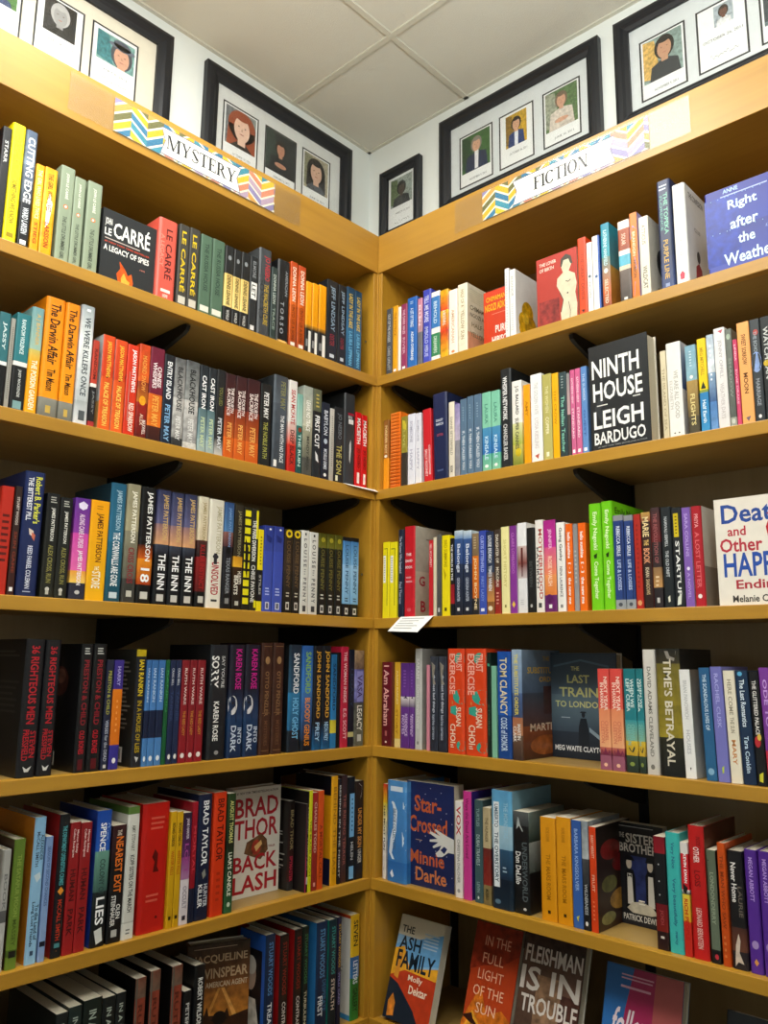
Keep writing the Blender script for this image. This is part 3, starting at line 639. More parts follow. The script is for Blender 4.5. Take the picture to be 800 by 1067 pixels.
B('L2', 127.5, 139.5, 360, 'd8381c/c83018', 'vivid red paperback with grey curve and white capitals', [('p', [(.02, .34), (.3, .3), (.3, .84), (.02, .8)], '9a9a94', .2), ('JASON MATTHEWS', .05, .52, 'fff', .44, .58), ('RED SPARROW', .64, .95, 'fbe8d8', .44, .58)])
B('L2', 140, 151.5, 359.5, 'c84018/d05a1c:.4,8a2a18/b86a1c:.62,9a2018/5a1410', 'brick red paperback with fiery middle band', [('MADRID SNOW', .12, .5, 'e89a48', .4), ('e', .5, .6, .3, .05, 'f0a020', .4), ('ALEX', .74, .86, 'e8c8b0', .3), ('MAXWELL', .8, .95, 'e8d8d0', .3, .75)], mot=.25)
B('L2', 152, 166.5, 363, '6e1a34/741c34:.5,d8641c/e0701c:.84,4a2018/301818', 'maroon and orange paperback with white two line title', [('CHINESE', .2, .42, 'f4e8e8', .3, .68), ('WHISPERS', .16, .44, 'f4e8e8', .3, .34), ('PETER MAY', .52, .84, 'f0b050', .46)], mot=.15)
B('L2', 167, 177.5, 370, '14181f/1a2a3e', 'black paperback with white and sky blue lettering', [('ENTRY ISLAND', .08, .5, 'f0f2f4', .5), ('PETER MAY', .56, .96, '88b8e0', .5)])
B('L2', 178, 189.5, 374, '5c5e60/9a9a98:.45,c4c2be/8a8a88:.9,303234', 'stormy grey paperback with dim title, left of two', [('BLACKHOUSE', .1, .6, '202224', .46), ('PETER MAY', .66, .92, 'e8e8e6', .42)], mot=.4)
B('L2', 190, 204, 377, '54585a/8e908e:.45,c8c6c2/909090:.92,d0d0cc', 'stormy grey paperback with dim title, right of two', [('BLACKHOUSE', .1, .6, '1c1e20', .44), ('PETER MAY', .66, .92, 'e0e0de', .4)], mot=.4)
for a, b, y, n in ((205, 213.6, 381, 'left'), (214.1, 222.3, 384, 'right')):
    B('L2', a, b, y, '20272c/26343c:.5,4e6a70/86a0a4:.85,9ab0b0', f'dark to misty blue paperback with slanted white capitals, {n} of two', [('CAST IRON', .12, .5, 'fff', .52), ('PETER MAY', .6, .94, 'c8d8a8', .46)], mot=.15)
B('L2', 222.8, 231.6, 386, '1e2124/202224:.8,2a2c2e/c8c8c4', 'near black paperback with white foot beside dark blue pair', [('YOU LIED', .2, .42, '7a7a40', .42), ('PETER MAY', .56, .92, 'd8dce0', .46)], mot=.1)
for a, b, y, n in ((232, 242.8, 390, 'leftmost'), (243.3, 254.5, 393, 'middle'), (255, 268.5, 396, 'rightmost')):
    B('L2', a, b, y, '33181c/4a1c1c:.4,7a2818/b8541c:.75,d8641c/c85a18', f'dark wine to orange paperback, {n} of three', [('THE FOURTH', .16, .46, 'f0e4e0', .3, .68), ('SACRIFICE', .18, .5, 'f0e4e0', .3, .32), ('PETER MAY', .58, .92, 'f0b060', .42)], mot=.08)
B('L2', 269.5, 280.5, 401, '1a1e1e', 'black paperback with white and olive capitals', [('PETER MAY', .1, .42, 'f0f2f0', .46), ('THE NOBLE PATH', .46, .9, 'a8a850', .42)])
B('L2', 283, 298, 392, '3c444c/525c66:.3,48525c/3a4048', 'thick slate grey hardcover with olive and white lettering', [('PETER MAY', .06, .36, '8a8a5a', .34, .62), ('THE MAN WITH NO FACE', .42, .92, 'e4e8ea', .26, .62), ('r', .1, .3, .9, .97, 'f0f0ee')], hc=1, mot=.15, bc='2c3034')
B('L2', 299, 307.5, 397, 'e4e0dc:.45,e0d0c8/d84a38:.7,d03024/b82018', 'white to red paperback with red capitals', [('SEAN MCFATE', .1, .48, 'b83030', .5), ('DEEP BLACK', .54, .92, '5a1410', .5)])
B('L2', 308, 313.8, 411, '7ab0a4/a8ccc0:.4,2a6a64/1c4a48', 'narrow teal green paperback beside white to red one', [('THE RUIN', .5, .9, 'c8e8e0', .5), ('e', .5, .45, .3, .03, '8a3a20')])
B('L2', 314.3, 324.3, 403, '9aa49c/c4c4b0:.45,a8a890/6a6a5c:.8,50504a', 'misty beige grey paperback with white title', [('LEAVE NO TRACE', .16, .5, 'fbfbf4', .42), ('MINDY MEJIA', .56, .94, '3a3a34', .36)], mot=.15)
B('L2', 324.8, 333.4, 406, '5a604c:.25,1c2022/22282c', 'black paperback with large white title and olive top', [('FIRST CUT', .3, .66, 'fff', .56), ('lines', .3, .7, .05, .22, 4, 'c8b858'), ('p', [(.3, .7), (.6, .74), (.75, .82), (.4, .8)], 'e8e8e8')])
B('L2', 333.9, 342.3, 420, '1e2636/181e2c', 'navy black paperback with pale capitals and round mark', [('BABYLON', .1, .42, 'dce4ee', .48), ('e', .5, .5, .22, .035, 'b8c8d8'), ('MICHELLE GRIMES', .6, .86, 'dce4ee', .4), ('e', .5, .93, .18, .022, 'f0f0f0')])
B('L2', 342.8, 347.2, 426, 'c8c4bc/a8a49c', 'thin white silver paperback beside black and olive one', [('lines', .35, .65, .1, .8, 24, '807c74')])
B('L2', 347.6, 357.3, 425, '23262a:.55,1c1f20', 'black paperback with olive title and grey top', [('JO NESBO', .08, .42, '70767c', .5), ('THE SON', .5, .88, 'b8b060', .56), ('r', .15, .4, .9, .97, 'e8e8c8')])
B('L2', 357.8, 369.2, 411, '2c3034/34383c', 'tall black hardcover with red and white label near the corner', [('r', .3, .85, .21, .235, 'a02038'), ('r', .35, .8, .28, .33, 'e4e4e4'), ('NESBO', .24, .275, 'c8c8c8', .4), ('p', [(.46, .56), (.58, .5), (.62, .6), (.54, .76), (.46, .72)], 'd4d6d8')], hc=1, bc='1a1c1e')
for a, b, y, n in ((369.6, 375.8, 430, 'left'), (376.2, 382, 433, 'right')):
    B('L2', a, b, y, 'd0141c', f'bright red paperback with white capitals by the corner, {n} of two', [('MACBETH', .08, .42, 'fff', .6), ('JO NESBO', .48, .74, '5a0408', .55), ('r', .3, .7, .8, .94, 'fbe8e4')])
# third mystery shelf
B('L3', -8, 6, 507, 'b82a1c', 'red hardcover with dark lettering at the left picture edge', [('lines', .2, .8, .25, .72, 8, '5a1410')], hc=1)
B('L3', 6.5, 14, 507, '2a1c1a/3a1c18', 'dark brown paperback with dim red lettering', [('STUART WOODS', .1, .36, 'd8ccc4', .4), ('SKIN GAME', .42, .8, '8a3a2a', .42)]+lg())
B('L3', 16, 37.5, 492, '1f2c5c/182450', 'thick royal blue hardcover with yellow and white lettering', [("Robert B. Parker's", .04, .42, 'e0e048', .34, .68), ('THE BITTEREST PILL', .05, .4, 'eef0f8', .26, .28), ('p', [(.35, .46), (.6, .48), (.62, .53), (.4, .51)], 'd8c8b8'), ('p', [(.52, .49), (.7, .51), (.66, .56), (.52, .53)], 'c86a50'), ('REED FARREL COLEMAN', .6, .94, 'd8dcec', .24), ('lines', .3, .7, .955, .975, 1, 'a8b0d0')], hc=1)
for a, b, y, n in ((41, 55, 514.5, 'left'), (55.6, 68.5, 519, 'right')):
    B('L3', a, b, y, '17181a/22241c', f'black paperback with white and olive capitals, {n} of two', [('JAMES PATTERSON', .14, .46, 'e8e8e0', .34), ('ALEX CROSS, RUN', .5, .86, '8f8a4a', .44), ('e', .5, .92, .16, .02, 'c8c8c0'), ('r', .38, .62, .93, .97, 'b8b8b0'), ('lines', .25, .75, .03, .1, 3, 'b8b8b0')])
B('L3', 71, 87.6, 519.5, '5a2a8c/8a3a9c:.35,d04aa8/e86ab0:.72,f0a040/f8d060:.84,2c2c3c', 'purple and pink paperback with glowing yellow band', [('ALONG CAME A SPIDER', .16, .5, 'f4d8f0', .34), ('JAMES PATTERSON', .52, .86, 'fff4fc', .36), ('p', [(.2, .06), (.5, .03), (.8, .06), (.75, .1), (.5, .12), (.25, .1)], 'e8e0f8'), ('e', .5, .93, .16, .02, 'c8c8c8')], mot=.06)
B('L3', 88.2, 107.6, 522, 'f4a60c/f0b414', 'thick marigold yellow paperback with brown lettering', [('JAMES PATTERSON', .13, .62, '6a3404', .42), ('THE', .66, .7, 'fff0c8', .25), ('STORE', .71, .88, 'fff4d8', .46), ('lines', .3, .7, .05, .1, 2, 'c07a08')])
B('L3', 108.4, 125, 504, '1f5a78/2a6a88:.5,206078/184a5c', 'tall teal blue hardcover with white capitals', [('JAMES PATTERSON', .06, .4, 'a8c8d8', .4), ('THE CORNWALLS ARE GONE', .42, .87, 'f4f8fa', .44), ('r', .25, .75, .92, .97, 'c8d8e0')], hc=1, bc='14303e')
B('L3', 126, 140.4, 505, '8f8a70/a8a080:.4,8a8670/5c5c50:.8,3a3a36', 'tall khaki grey hardcover with white and maroon capitals', [('JAMES PATTERSON', .06, .5, 'f8f4e4', .42), ('CRISS CROSS', .54, .84, '8a2430', .44), ('r', .3, .7, .9, .95, 'c8c8bc')], hc=1, mot=.1)
B('L3', 141, 156.5, 508, '101214:.5,3a1408/c85a14:.62,e89020/a83a0c:.84,101010', 'black hardcover with white capitals and fiery number', [('JAMES PATTERSON', .04, .64, 'f8f8f4', .44, .55), ('18', .7, .82, 'fff', .6), ('r', .25, .75, .9, .96, 'd0d0c8')], hc=1, mot=.08)
for a, b, y, n in ((158.5, 173, 511, 'leftmost'), (173.6, 187, 514, 'middle'), (187.6, 201, 516, 'rightmost')):
    B('L3', a, b, y, '2a3050/5a5a80:.3,8a6a70/d8a070:.48,3a4050/15161c:.58,14161a', f'dusk sky hardcover with gold and white capitals, {n} of three', [('JAMES PATTERSON', .04, .44, 'd0ae70', .46, .55), ('THE INN', .56, .87, 'fff', .52), ('r', .25, .75, .91, .97, 'c8c8c4')], hc=1, mot=.1)
B('L3', 202.5, 213.6, 518, 'd8d0b8/d8c8a8:.4,4a2c28/201414:.55,8a1c1c/5a1414:.86,101010', 'cream topped hardcover with dark red middle', [('JAMES PATTERSON', .05, .4, 'a89468', .42), ('KILLER INSTINCT', .44, .84, 'a82428', .46), ('r', .25, .75, .9, .96, 'c8c8c0')], hc=1, mot=.1)
B('L3', 214.2, 229.8, 521, 'ddd8c8/e8e4d8', 'thick white hardcover with red slanted title', [('JAMES PATTERSON', .06, .5, 'b8b090', .42, .6), ('UNSOLVED', .58, .88, 'b02030', .5), ('e', .5, .53, .2, .02, '2a2a30'), ('r', .38, .6, .5, .6, '2a2a30'), ('r', .3, .7, .92, .94, '333')], hc=1)
B('L3', 230.3, 240.6, 524, '2c4a7c/4a78a8:.28,8a5a50/4a2a30:.42,1c1c24/141418', 'blue and dusk red topped black hardcover', [('TEXAS RANGER', .52, .86, '8a9098', .4), ('JAMES PATTERSON', .05, .42, '7aa0d0', .3), ('e', .5, .46, .25, .03, '0c0c10'), ('r', .3, .7, .9, .95, '888')], hc=1, mot=.08)
B('L3', 241, 250.6, 526, '2a261c/30281a:.5,c88a18/e8b030:.6,3a2410/141210', 'dark brown black paperback with golden flame and stacked title', [('JAMES PATTERSON', .06, .5, '8a8468', .44), ('HUNTED', .64, .76, 'e8e0d0', .4, .7), ('BEASTS', .68, .86, 'f0ece0', .42, .35), ('r', .3, .7, .92, .96, 'b8b8b0')], mot=.1)
B('L3', 251, 258.6, 529, '1a1a14', 'black paperback striped with yellow brick marks', [('r', .1, .9, .03+.085*i, .09+.085*i, 'e8dc18') for i in range(11)]+[('p', [(.2, .3), (.7, .4), (.6, .7), (.3, .6)], '15150f')])
B('L3', 259, 266.4, 530, '22221c', 'black paperback with white capitals and yellow edge', [('r', .62, 1., .02, .3, 'e8dc18'), ('THE PARIS DIVERSION', .12, .52, 'f4f4ee', .56, .4), ('CHRIS PAVONE', .56, .92, 'e8e8e2', .56, .4), ('r', .62, 1., .9, .97, 'e8dc18')])
B('L3', 266.8, 272.3, 552, 'ead414:.5,15161a:.88,e0d018', 'short yellow and black paperback', [('lines', .35, .65, .08, .45, 9, '8a7a10'), ('STILES', .56, .8, 'b8b8b0', .4)])
for a, b, y, n in ((272.8, 282.6, 548, 'left'), (283.1, 293.5, 549, 'right')):
    B('L3', a, b, y, '2c3a8c/3a4aa0:.3,3c4eae/4054b4', f'royal blue paperback with white barcode foot, {n} of two', [('lines', .25, .75, .72, .82, 3, 'b8c4f0'), ('r', .3, .7, .89, .97, 'd8dce8'), ('r', .38, .62, .9, .96, '555a70'), ('p', [(.2, .1), (.8, .14), (.7, .2), (.3, .18)], '222e74'), ('e', .6, .04, .12, .012, 'dfe4fa')])
for a, b, y, n in ((294.5, 303.1, 552, 'left'), (303.6, 311.8, 553, 'right')):
    B('L3', a, b, y, '2a221c/3a2c22:.5,2c241e/14120f', f'dark brown paperback with yellow disc at the top, {n} of two', [('e', .5, .05, .4, -.4, 'e8c81c'), ('e', .5, .05, .2, -.2, '3a2c22'), ('LOUISE PENNY', .14, .7, '6a5438', .44), ('lines', .3, .7, .75, .82, 2, 'c8c0b0'), ('r', .3, .7, .87, .96, 'd0ccc4'), ('r', .38, .62, .89, .94, '44403a')], mot=.1)
for a, b, y, n in ((312.4, 320.3, 553, 'left'), (320.8, 330, 555, 'right')):
    B('L3', a, b, y, 'e0e0da/d4d4ce', f'white paperback with widely spaced dark capitals, {n} of two', [('L O U I S E', .1, .44, '44444a', .4), ('lines', .38, .62, .46, .54, 3, '888'), ('P E N N Y', .57, .86, '44444a', .4), ('r', .3, .7, .9, .97, '3a3a3c'), ('r', .4, .6, .03, .06, '222')])
for a, b, y, n in ((330.6, 339.1, 556, 'leftmost'), (339.6, 347.6, 557, 'middle'), (348.1, 355.8, 558, 'rightmost')):
    B('L3', a, b, y, '4a4a14/6a6a20:.18,20241a/16181a', f'black paperback with olive green glow at the top, {n} of three', [('LOUISE PENNY', .16, .7, '6f6a34', .44), ('e', .5, .08, .25, .03, 'a8a030', .3), ('lines', .3, .7, .74, .82, 2, 'c8c8c0'), ('r', .3, .7, .88, .97, 'd4d4d0'), ('r', .38, .62, .9, .95, '444')], mot=.15)
for a, b, y, n in ((356.5, 364.4, 560, 'left'), (364.9, 373, 561, 'right')):
    B('L3', a, b, y, '14181c:.05,3f7cb8/7ab4e4:.35,9ac8ee/7ab0dc:.84,16181c', f'sky blue paperback with dark foot near the corner, {n} of two', [('LOUISE PENNY', .1, .72, '2c5a88', .4), ('lines', .3, .7, .76, .82, 2, '24405c'), ('r', .3, .7, .89, .97, 'd4d4d0'), ('r', .38, .62, .91, .95, '444')])
# fourth mystery shelf
B('L4', 16, 36.5, 666, '17171b', 'thick black hardcover with tall red capitals, back cover showing', [('36 RIGHTEOUS MEN', .05, .62, 'b01c28', .44), ('STEVEN', .67, .86, 'b01c28', .3, .7), ('PRESSFIELD', .66, .88, 'b01c28', .32, .34), ('p', [(.3, .92), (.5, .94), (.75, .92), (.6, .96), (.4, .96)], 'd8d8d4')], hc=1, d=.16, back=[('lines', .25, .85, .08, .14, 2, '4a4a4c'), ('lines', .2, .9, .3, .56, 6, '38383a'), ('bar', .1, .4, .84, .94)])
B('L4', 37.5, 54, 667, '17171b', 'thick black hardcover with tall red capitals, standing second', [('36 RIGHTEOUS MEN', .05, .62, 'b01c28', .44), ('STEVEN', .67, .86, 'b01c28', .3, .7), ('PRESSFIELD', .66, .88, 'b01c28', .32, .34), ('p', [(.3, .92), (.5, .94), (.75, .92), (.6, .96), (.4, .96)], 'd8d8d4')], hc=1)
B('L4', 76, 88.5, 671, '151517', 'black hardcover with slim red serif lettering and barcode back', [('PRESTON & CHILD', .13, .64, '8f1c28', .44), ('OLD BONES', .68, .86, 'c01c2c', .44), ('lines', .25, .75, .03, .09, 3, 'c8c8c4'), ('r', .3, .7, .9, .98, '5a1018')], hc=1, d=.165, back=[('e', .5, .3, .22, .12, '5a3028', .6), ('e', .52, .26, .12, .06, '8a5a4c', .5), ('bar', .08, .5, .86, .97)])
B('L4', 89.2, 103.5, 671, '151517', 'black hardcover with slim red serif lettering, right of its pair', [('PRESTON & CHILD', .13, .64, '8f1c28', .4), ('OLD BONES', .68, .86, 'c01c2c', .4), ('lines', .25, .75, .03, .09, 3, 'c8c8c4'), ('r', .3, .7, .9, .98, '5a1018')], hc=1)
B('L4', 104.2, 111.8, 688, '22263c', 'navy paperback with olive and grey lettering', [('PRESTON & CHILD', .1, .5, 'a8a848', .46), ('VERSES for the DEAD', .55, .92, 'b0b4c4', .44), ('r', .3, .7, .95, .98, 'c8c8c8')])
B('L4', 112.5, 122.5, 688, '3a2c84:.26,3a2c84/4a2c84:.27,e07a14/d8701a:.78,38308c', 'purple paperback with orange slanted middle', [('p', [(0, .26), (1, .34), (1, .26)], '3a2c84'), ('p', [(0, .72), (1, .8), (0, .8)], '38308c'), ('HARRY', .06, .24, 'b0a8e0', .35), ('lines', .4, .6, .36, .68, 6, 'f0a050'), ('e', .5, .92, .2, .025, 'f0f0f4')])
B('L4', 136, 146.5, 677, 'b8a018:.06,1c1d24/24262c', 'black hardcover with yellow capitals, back cover and barcode showing', [('IAN RANKIN', .09, .4, 'e0c424', .5), ('IN A HOUSE OF LIES', .44, .88, 'b89c1c', .46), ('p', [(.3, .91), (.7, .92), (.5, .96)], 'c8c8c8')], hc=1, d=.15, bc='2a2a26', back=[('lines', .15, .9, .1, .7, 16, '8a8478'), ('bar', .15, .75, .84, .97)])
for a, b, y, n in ((147, 151.8, 688, 'leftmost'), (152.3, 159.3, 688, 'middle'), (159.8, 167, 688, 'rightmost')):
    B('L4', a, b, y, '3a6ca8/4a80c0:.48,1a2440:.74,4a80bc', f'mid blue paperback with navy band, {n} of three', [('p', [(0, .48), (1, .48), (1, .42)], '1a2440'), ('p', [(0, .74), (1, .74), (1, .8)], '1a2440'), ('IAN RANKIN', .08, .4, 'b8d0ec', .4), ('e', .5, .93, .25, .025, 'e8f0f8')])
B('L4', 167.5, 171.8, 688, '1c5a34', 'thin dark green paperback', [('RANKIN', .1, .5, '3a8a54', .4)])
for a, b, n in ((172.3, 178, 'left'), (178.4, 184.4, 'right')):
    B('L4', a, b, 688, '1f2a4a', f'slim dark navy paperback with round white badge, {n} of two', [('CRAIG BELL', .08, .25, 'c8ccd8', .4), ('TANNER', .3, .6, '38466c', .45), ('e', .5, .93, .25, .025, 'e8e8e4')])
for a, b, n in ((185, 193, 'leftmost'), (193.5, 201, 'middle'), (201.5, 210, 'rightmost')):
    B('L4', a, b, 688, '7e1c24/8c1c26', f'dark crimson paperback with gold and white lettering, {n} of three', [('RUTH WARE', .08, .44, 'e0c8c4', .34), ('THE RED LADY', .5, .74, 'c88a3a', .36), ('e', .5, .93, .26, .025, 'f0e8e4')])
B('L4', 215, 234, 672, '23262b/1d2024', 'wide black hardcover with large slanted white title', [('SORRY', .1, .38, 'f4f4f0', .4, .26), ("SAY YOU'RE", .1, .38, 'c8c8c8', .18, .7), ('KAREN ROSE', .5, .84, 'f0f0ec', .3, .4), ('e', .5, .94, .12, .018, '9a9a9a')], hc=1, d=.165, bc='1a1c20')
for a, b, n in ((236, 252, 'left'), (252.8, 268.6, 'right')):
    B('L4', a, b, 672, '1e1c2a:.4,1a1e30/243c60:.66,1c3a60/14284a', f'navy hardcover with magenta lettering and pale face, {n} of two', [('KAREN ROSE', .04, .4, 'c8208c', .4, .55), ('e', .24, .54, .3, .085, 'd8d8da', .1), ('p', [(.36, .42), (1, .42), (1, .7), (.5, .7), (.42, .55)], '14141c'), ('e', .26, .52, .07, .01, '222'), ('INTO', .74, .88, 'd0dcec', .26, .76), ('DARK', .72, .95, 'd0dcec', .34, .36)], hc=1)
for a, b, n in ((269.5, 281.4, 'left'), (281.9, 293.6, 'right')):
    B('L4', a, b, 670, '3c2219/452a1e', f'brown leather look hardcover with tan ornament, {n} of two', [('OTTO PENZLER', .26, .66, '8a6a48', .34), ('e', .5, .16, .2, .035, '9a7850'), ('r', .15, .85, .63, .635, '8a6a48'), ('r', .15, .85, .03, .035, '8a6a48'), ('r', .15, .85, .96, .965, '8a6a48'), ('MYSTERIES', .7, .92, '6a4a34', .3)], hc=1, mot=.2)
B('L4', 299, 312.4, 672, '1b2a38/24506c:.45,2a78a8/1f5c84:.8,18222c', 'tall blue hardcover with white and light blue capitals', [('SANDFORD', .08, .46, 'e8ecf0', .44, .55), ('HOLY GHOST', .5, .88, '7ac4f0', .46, .55)], hc=1, bc='1a1c1e', mot=.1)
B('L4', 313, 325, 673, '2458a0/3a78c0:.45,3a70b0/1c2a44:.9,141c28', 'tall bright blue hardcover with lime and orange capitals', [('SANDFORD', .06, .46, '88b848', .46), ('BLOODY GENIUS', .5, .95, 'f0921c', .46)], hc=1, mot=.1)
B('L4', 325.4, 334.2, 673, '15181e:.75,15181e/1c5a8a', 'black hardcover with slanted gold capitals, left of two', [('JOHN SANDFORD', .05, .7, 'd8a43a', .56), ('PREY', .74, .92, 'a8d0f0', .48)], hc=1)
B('L4', 334.6, 343.6, 673, '15181e:.75,15181e/1c5a8a', 'black hardcover with slanted gold capitals, right of two', [('JOHN SANDFORD', .05, .7, 'd8a43a', .56), ('NEON PREY', .74, .92, 'a8d0f0', .48)], hc=1)
B('L4', 344, 349.8, 682, '1f6090/2c80bc:.7,d0c030/e0d040:.84,2878b0', 'narrow blue paperback with yellow lower band', [('SANDFORD', .1, .6, '0c3050', .5)])
B('L4', 350.2, 353.8, 680, '0f1013', 'very thin black paperback')
B('L4', 354.3, 362.4, 674, 'b01c3a/c02440', 'crimson hardcover with white capitals', [('THE WOMAN INSIDE', .05, .56, 'f0c8cc', .4), ('E.G. SCOTT', .62, .92, 'f0c8cc', .4)], hc=1)
B('L4', 362.8, 368.2, 677, '141a2a:.85,c8c080:.9,141a2a', 'narrow navy paperback beside crimson hardcover', [('LEGACY', .2, .6, '2c3a5a', .5)])
B('L4', 368.6, 379, 678, 'a88a68/6a5448:.2,5a5a9c/9a9ad0:.4,8080c0/54548a:.55,4a4a44/6a6a5c', 'patchwork beige and lilac hardcover nearest the corner', [('r', .08, .95, .22, .54, '8a8ac8'), ('VASA', .26, .5, '44346c', .5), ('LEGACY', .58, .84, 'e8e8e0', .5), ('r', .3, .7, .88, .95, 'c8c8c0')], hc=1, mot=.4)
# fifth mystery shelf
B('L5', -7, 2, 886, 'a8a8a4:.5,5a5a5a:.6,b8b8b4', 'grey white hardcover at the left picture edge', [('BOOK', .2, .5, '777', .4)], hc=1)
B('L5', 4.5, 17, 875, '5f7a2c/6a842e:.85,4a6020:.9,6a842e', 'olive green hardcover', [('THE SATAPUR MOON', .12, .6, '8aa048', .36), ('MASSEY', .62, .82, '4a5c1c', .34), ('r', .2, .8, .86, .91, '1c1c14')], hc=1, bc='4a3424')
B('L5', 25, 37.5, 852, '88b8dc/96c4e4', 'tall pale blue hardcover with orange left cover', [('ALEXANDER', .12, .3, '3a5068', .28, .72), ('McCALL SMITH', .1, .34, '3a5068', .28, .36), ('p', [(.2, .4), (.7, .38), (.8, .42), (.5, .45)], 'c8d8e0'), ('To the Land of', .6, .84, '24405c', .32, .68), ('Long Lost Friends', .58, .88, '24405c', .32, .34), ('r', .36, .64, .91, .94, '3a5068')], hc=1, d=.16, bc='c87a20/d08420')
B('L5', 38.5, 46, 872, '7a98c8/8aa4d0', 'short lavender blue paperback', [('SEASON OF SECOND CHANCES', .08, .56, '4a6498', .44), ('r', .1, .9, .84, .88, '1c2030')])
B('L5', 52, 63.5, 849, '16181c', 'black spined hardcover with orange triangles and red left cover', [('p', [(0, 0), (1, 0), (.5, .06)], 'e0902c'), ('p', [(.05, 1), (.95, 1), (.5, .95)], 'e0902c'), ('THE DEPARTMENT OF', .08, .3, '58b0b8', .4), ('SENSITIVE CRIMES', .3, .5, '58b0b8', .4), ('p', [(.5, .51), (.8, .54), (.5, .57), (.2, .54)], 'e0902c'), ('MCCALL SMITH', .6, .88, 'c83a20', .4), ('r', .25, .75, .9, .93, '4a8a90')], hc=1, d=.16, bc='9c1c1c')
for a, b, n in ((64, 75.2, 'left'), (75.7, 87.5, 'right')):
    B('L5', a, b, 857, '8a1a1e/9c1e20', f'brick red paperback with white two line author text, {n} of two', [('Marcus Sakey', .06, .24, 'f0d8d4', .24, .7), ('Cullen Rodriguez', .05, .27, 'f0d8d4', .24, .38), ('HUMAN', .36, .6, '4a0c0e', .5), ('PARK', .66, .86, '4a0c0e', .5)])
B('L5', 93, 108.8, 845, '1c4aa8/2458b4:.3,6a9c8c/3a5a54:.6,1c2426/121416', 'tall hardcover fading blue to black with cobalt left cover', [('SPENCE', .09, .3, 'fff', .4, .42), ('WILL', .08, .22, '9ab8e8', .24, .82), ('COLONY OF', .36, .62, '2c4440', .36), ('LIES', .64, .84, 'fff', .56), ('p', [(.2, .88), (.7, .86), (.8, .96), (.4, .98)], 'd8dcd8')], hc=1, d=.16, bc='1c3c9c')
B('L5', 110, 125, 860, '3a1c20/241416:.3,141416', 'black paperback with orange gradient title', [('NEAREST EXIT', .1, .58, 'e87828', .52, .55), ('THE', .04, .09, 'd8c8b8', .3), ('OLEN', .68, .8, 'e8e8e4', .3, .7), ('STEINHAUER', .6, .86, 'e8e8e4', .32, .34), ('r', .3, .7, .89, .95, 'b8b8b4')])
B('L5', 126, 139, 841, '5a7a38:.055,dcdcd4/d0d0c8:.87,b8b8b0:.88,dcdcd4', 'tall white hardcover with green strip at the top', [('AMY STEWART', .14, .34, '77776e', .3), ('KOPP SISTERS ON THE MARCH', .37, .8, '33332e', .36), ('lines', .3, .7, .92, .97, 2, '777')], hc=1)
B('L5', 142, 171, 837, 'c01810/b81c14', 'very thick scarlet hardcover with rounded spine', [('lines', .3, .8, .1, .22, 3, 'd85a48'), ('p', [(.5, .36), (.62, .4), (.6, .5), (.68, .54), (.45, .54), (.5, .46), (.4, .42)], '5a0c0a'), ('lines', .25, .8, .7, .78, 2, 'd85a48'), ('r', .62, .7, .88, .9, '5a0c0a')], hc=1, a=.014, d=.17)
for a, b, n in ((172.5, 178.8, 'left'), (179.2, 185.6, 'right')):
    B('L5', a, b, 846, 'd8a818/c89a14', f'mustard yellow paperback with small black lettering, {n} of two', [('RICHARD CONDON', .1, .3, '2a2008', .5), ('WINTER KILLS', .34, .55, 'b85a10', .5), ('r', .3, .7, .9, .93, '2a2008')])
B('L5', 186, 195, 847, '2a2034/5a2a5c:.4,8a3a7a/a878a0:.6,d8d0d4', 'purple topped paperback fading to white', [('JANE HARPER', .05, .24, 'd8d0e0', .4), ('LOST', .28, .55, 'a04a90', .45), ('OCCULT', .66, .86, '8a8490', .46), ('r', .3, .7, .92, .96, '2a2834')])
B('L5', 195.5, 201.4, 836, '9c1828/8a1420:.72,141c30', 'narrow crimson hardcover with navy foot', [('MORTAL', .2, .6, 'c83a48', .5)], hc=1)
B('L5', 202, 216.5, 828, '18223e/141c34', 'tall navy hardcover with large white capitals', [('BRAD TAYLOR', .05, .57, 'f0f2f4', .42, .52), ('p', [(.4, .63), (.6, .6), (.7, .65), (.5, .68)], '8a8a80'), ('HUNTER', .72, .9, 'c8ccd4', .28, .7), ('KILLER', .72, .9, 'f0f0f0', .3, .32)], hc=1)
B('L5', 218.5, 232.2, 826, 'd83c14/cc3410', 'bright orange red hardcover with dark capitals', [('BRAD TAYLOR', .05, .56, '5a1008', .5), ('lines', .35, .65, .64, .9, 5, 'b02c0c')], hc=1, d=.12)
B('L5', 233, 241.5, 827, '2a4424/1c2c1c:.4,12180f/2a5a34', 'dark green and black paperback with pale yellow capitals', [('AUGUST THOMAS', .06, .42, 'd0d080', .48), ("LIAR'S CANDLE", .5, .86, 'e8ecd8', .48), ('e', .5, .93, .2, .02, 'c8d8c0')], d=.062)
Fo('L5', 239, 289.5, 823.5, 'd4d0c6/dcd8ce', 'face-out white book with tall dark red capitals', [('t', '#1 NEW YORK TIMES BESTSELLING AUTHOR', .06, .94, .03, .055, '55524c'),
    ('t', 'BRAD', .04, .95, .09, .27, 'a81c28'), ('t', 'THOR', .04, .95, .29, .47, 'a81c28'), ('p', [(.3, .5), (.6, .44), (.72, .5), (.75, .6), (.6, .68), (.42, .64), (.25, .6)], '6a4a30', .5), ('e', .5, .56, .1, .07, 'a03828', .5), ('p', [(.46, .55), (.6, .5), (.62, .54), (.5, .6)], 'd8b070'), ('t', 'A THRILLER', .72, .9, .56, .58, '8a2028'),
    ('t', 'BACK', .04, .95, .62, .77, 'a81c28'), ('t', 'LASH', .04, .95, .8, .96, 'a81c28')], t=.034, a=.076, hc=1)
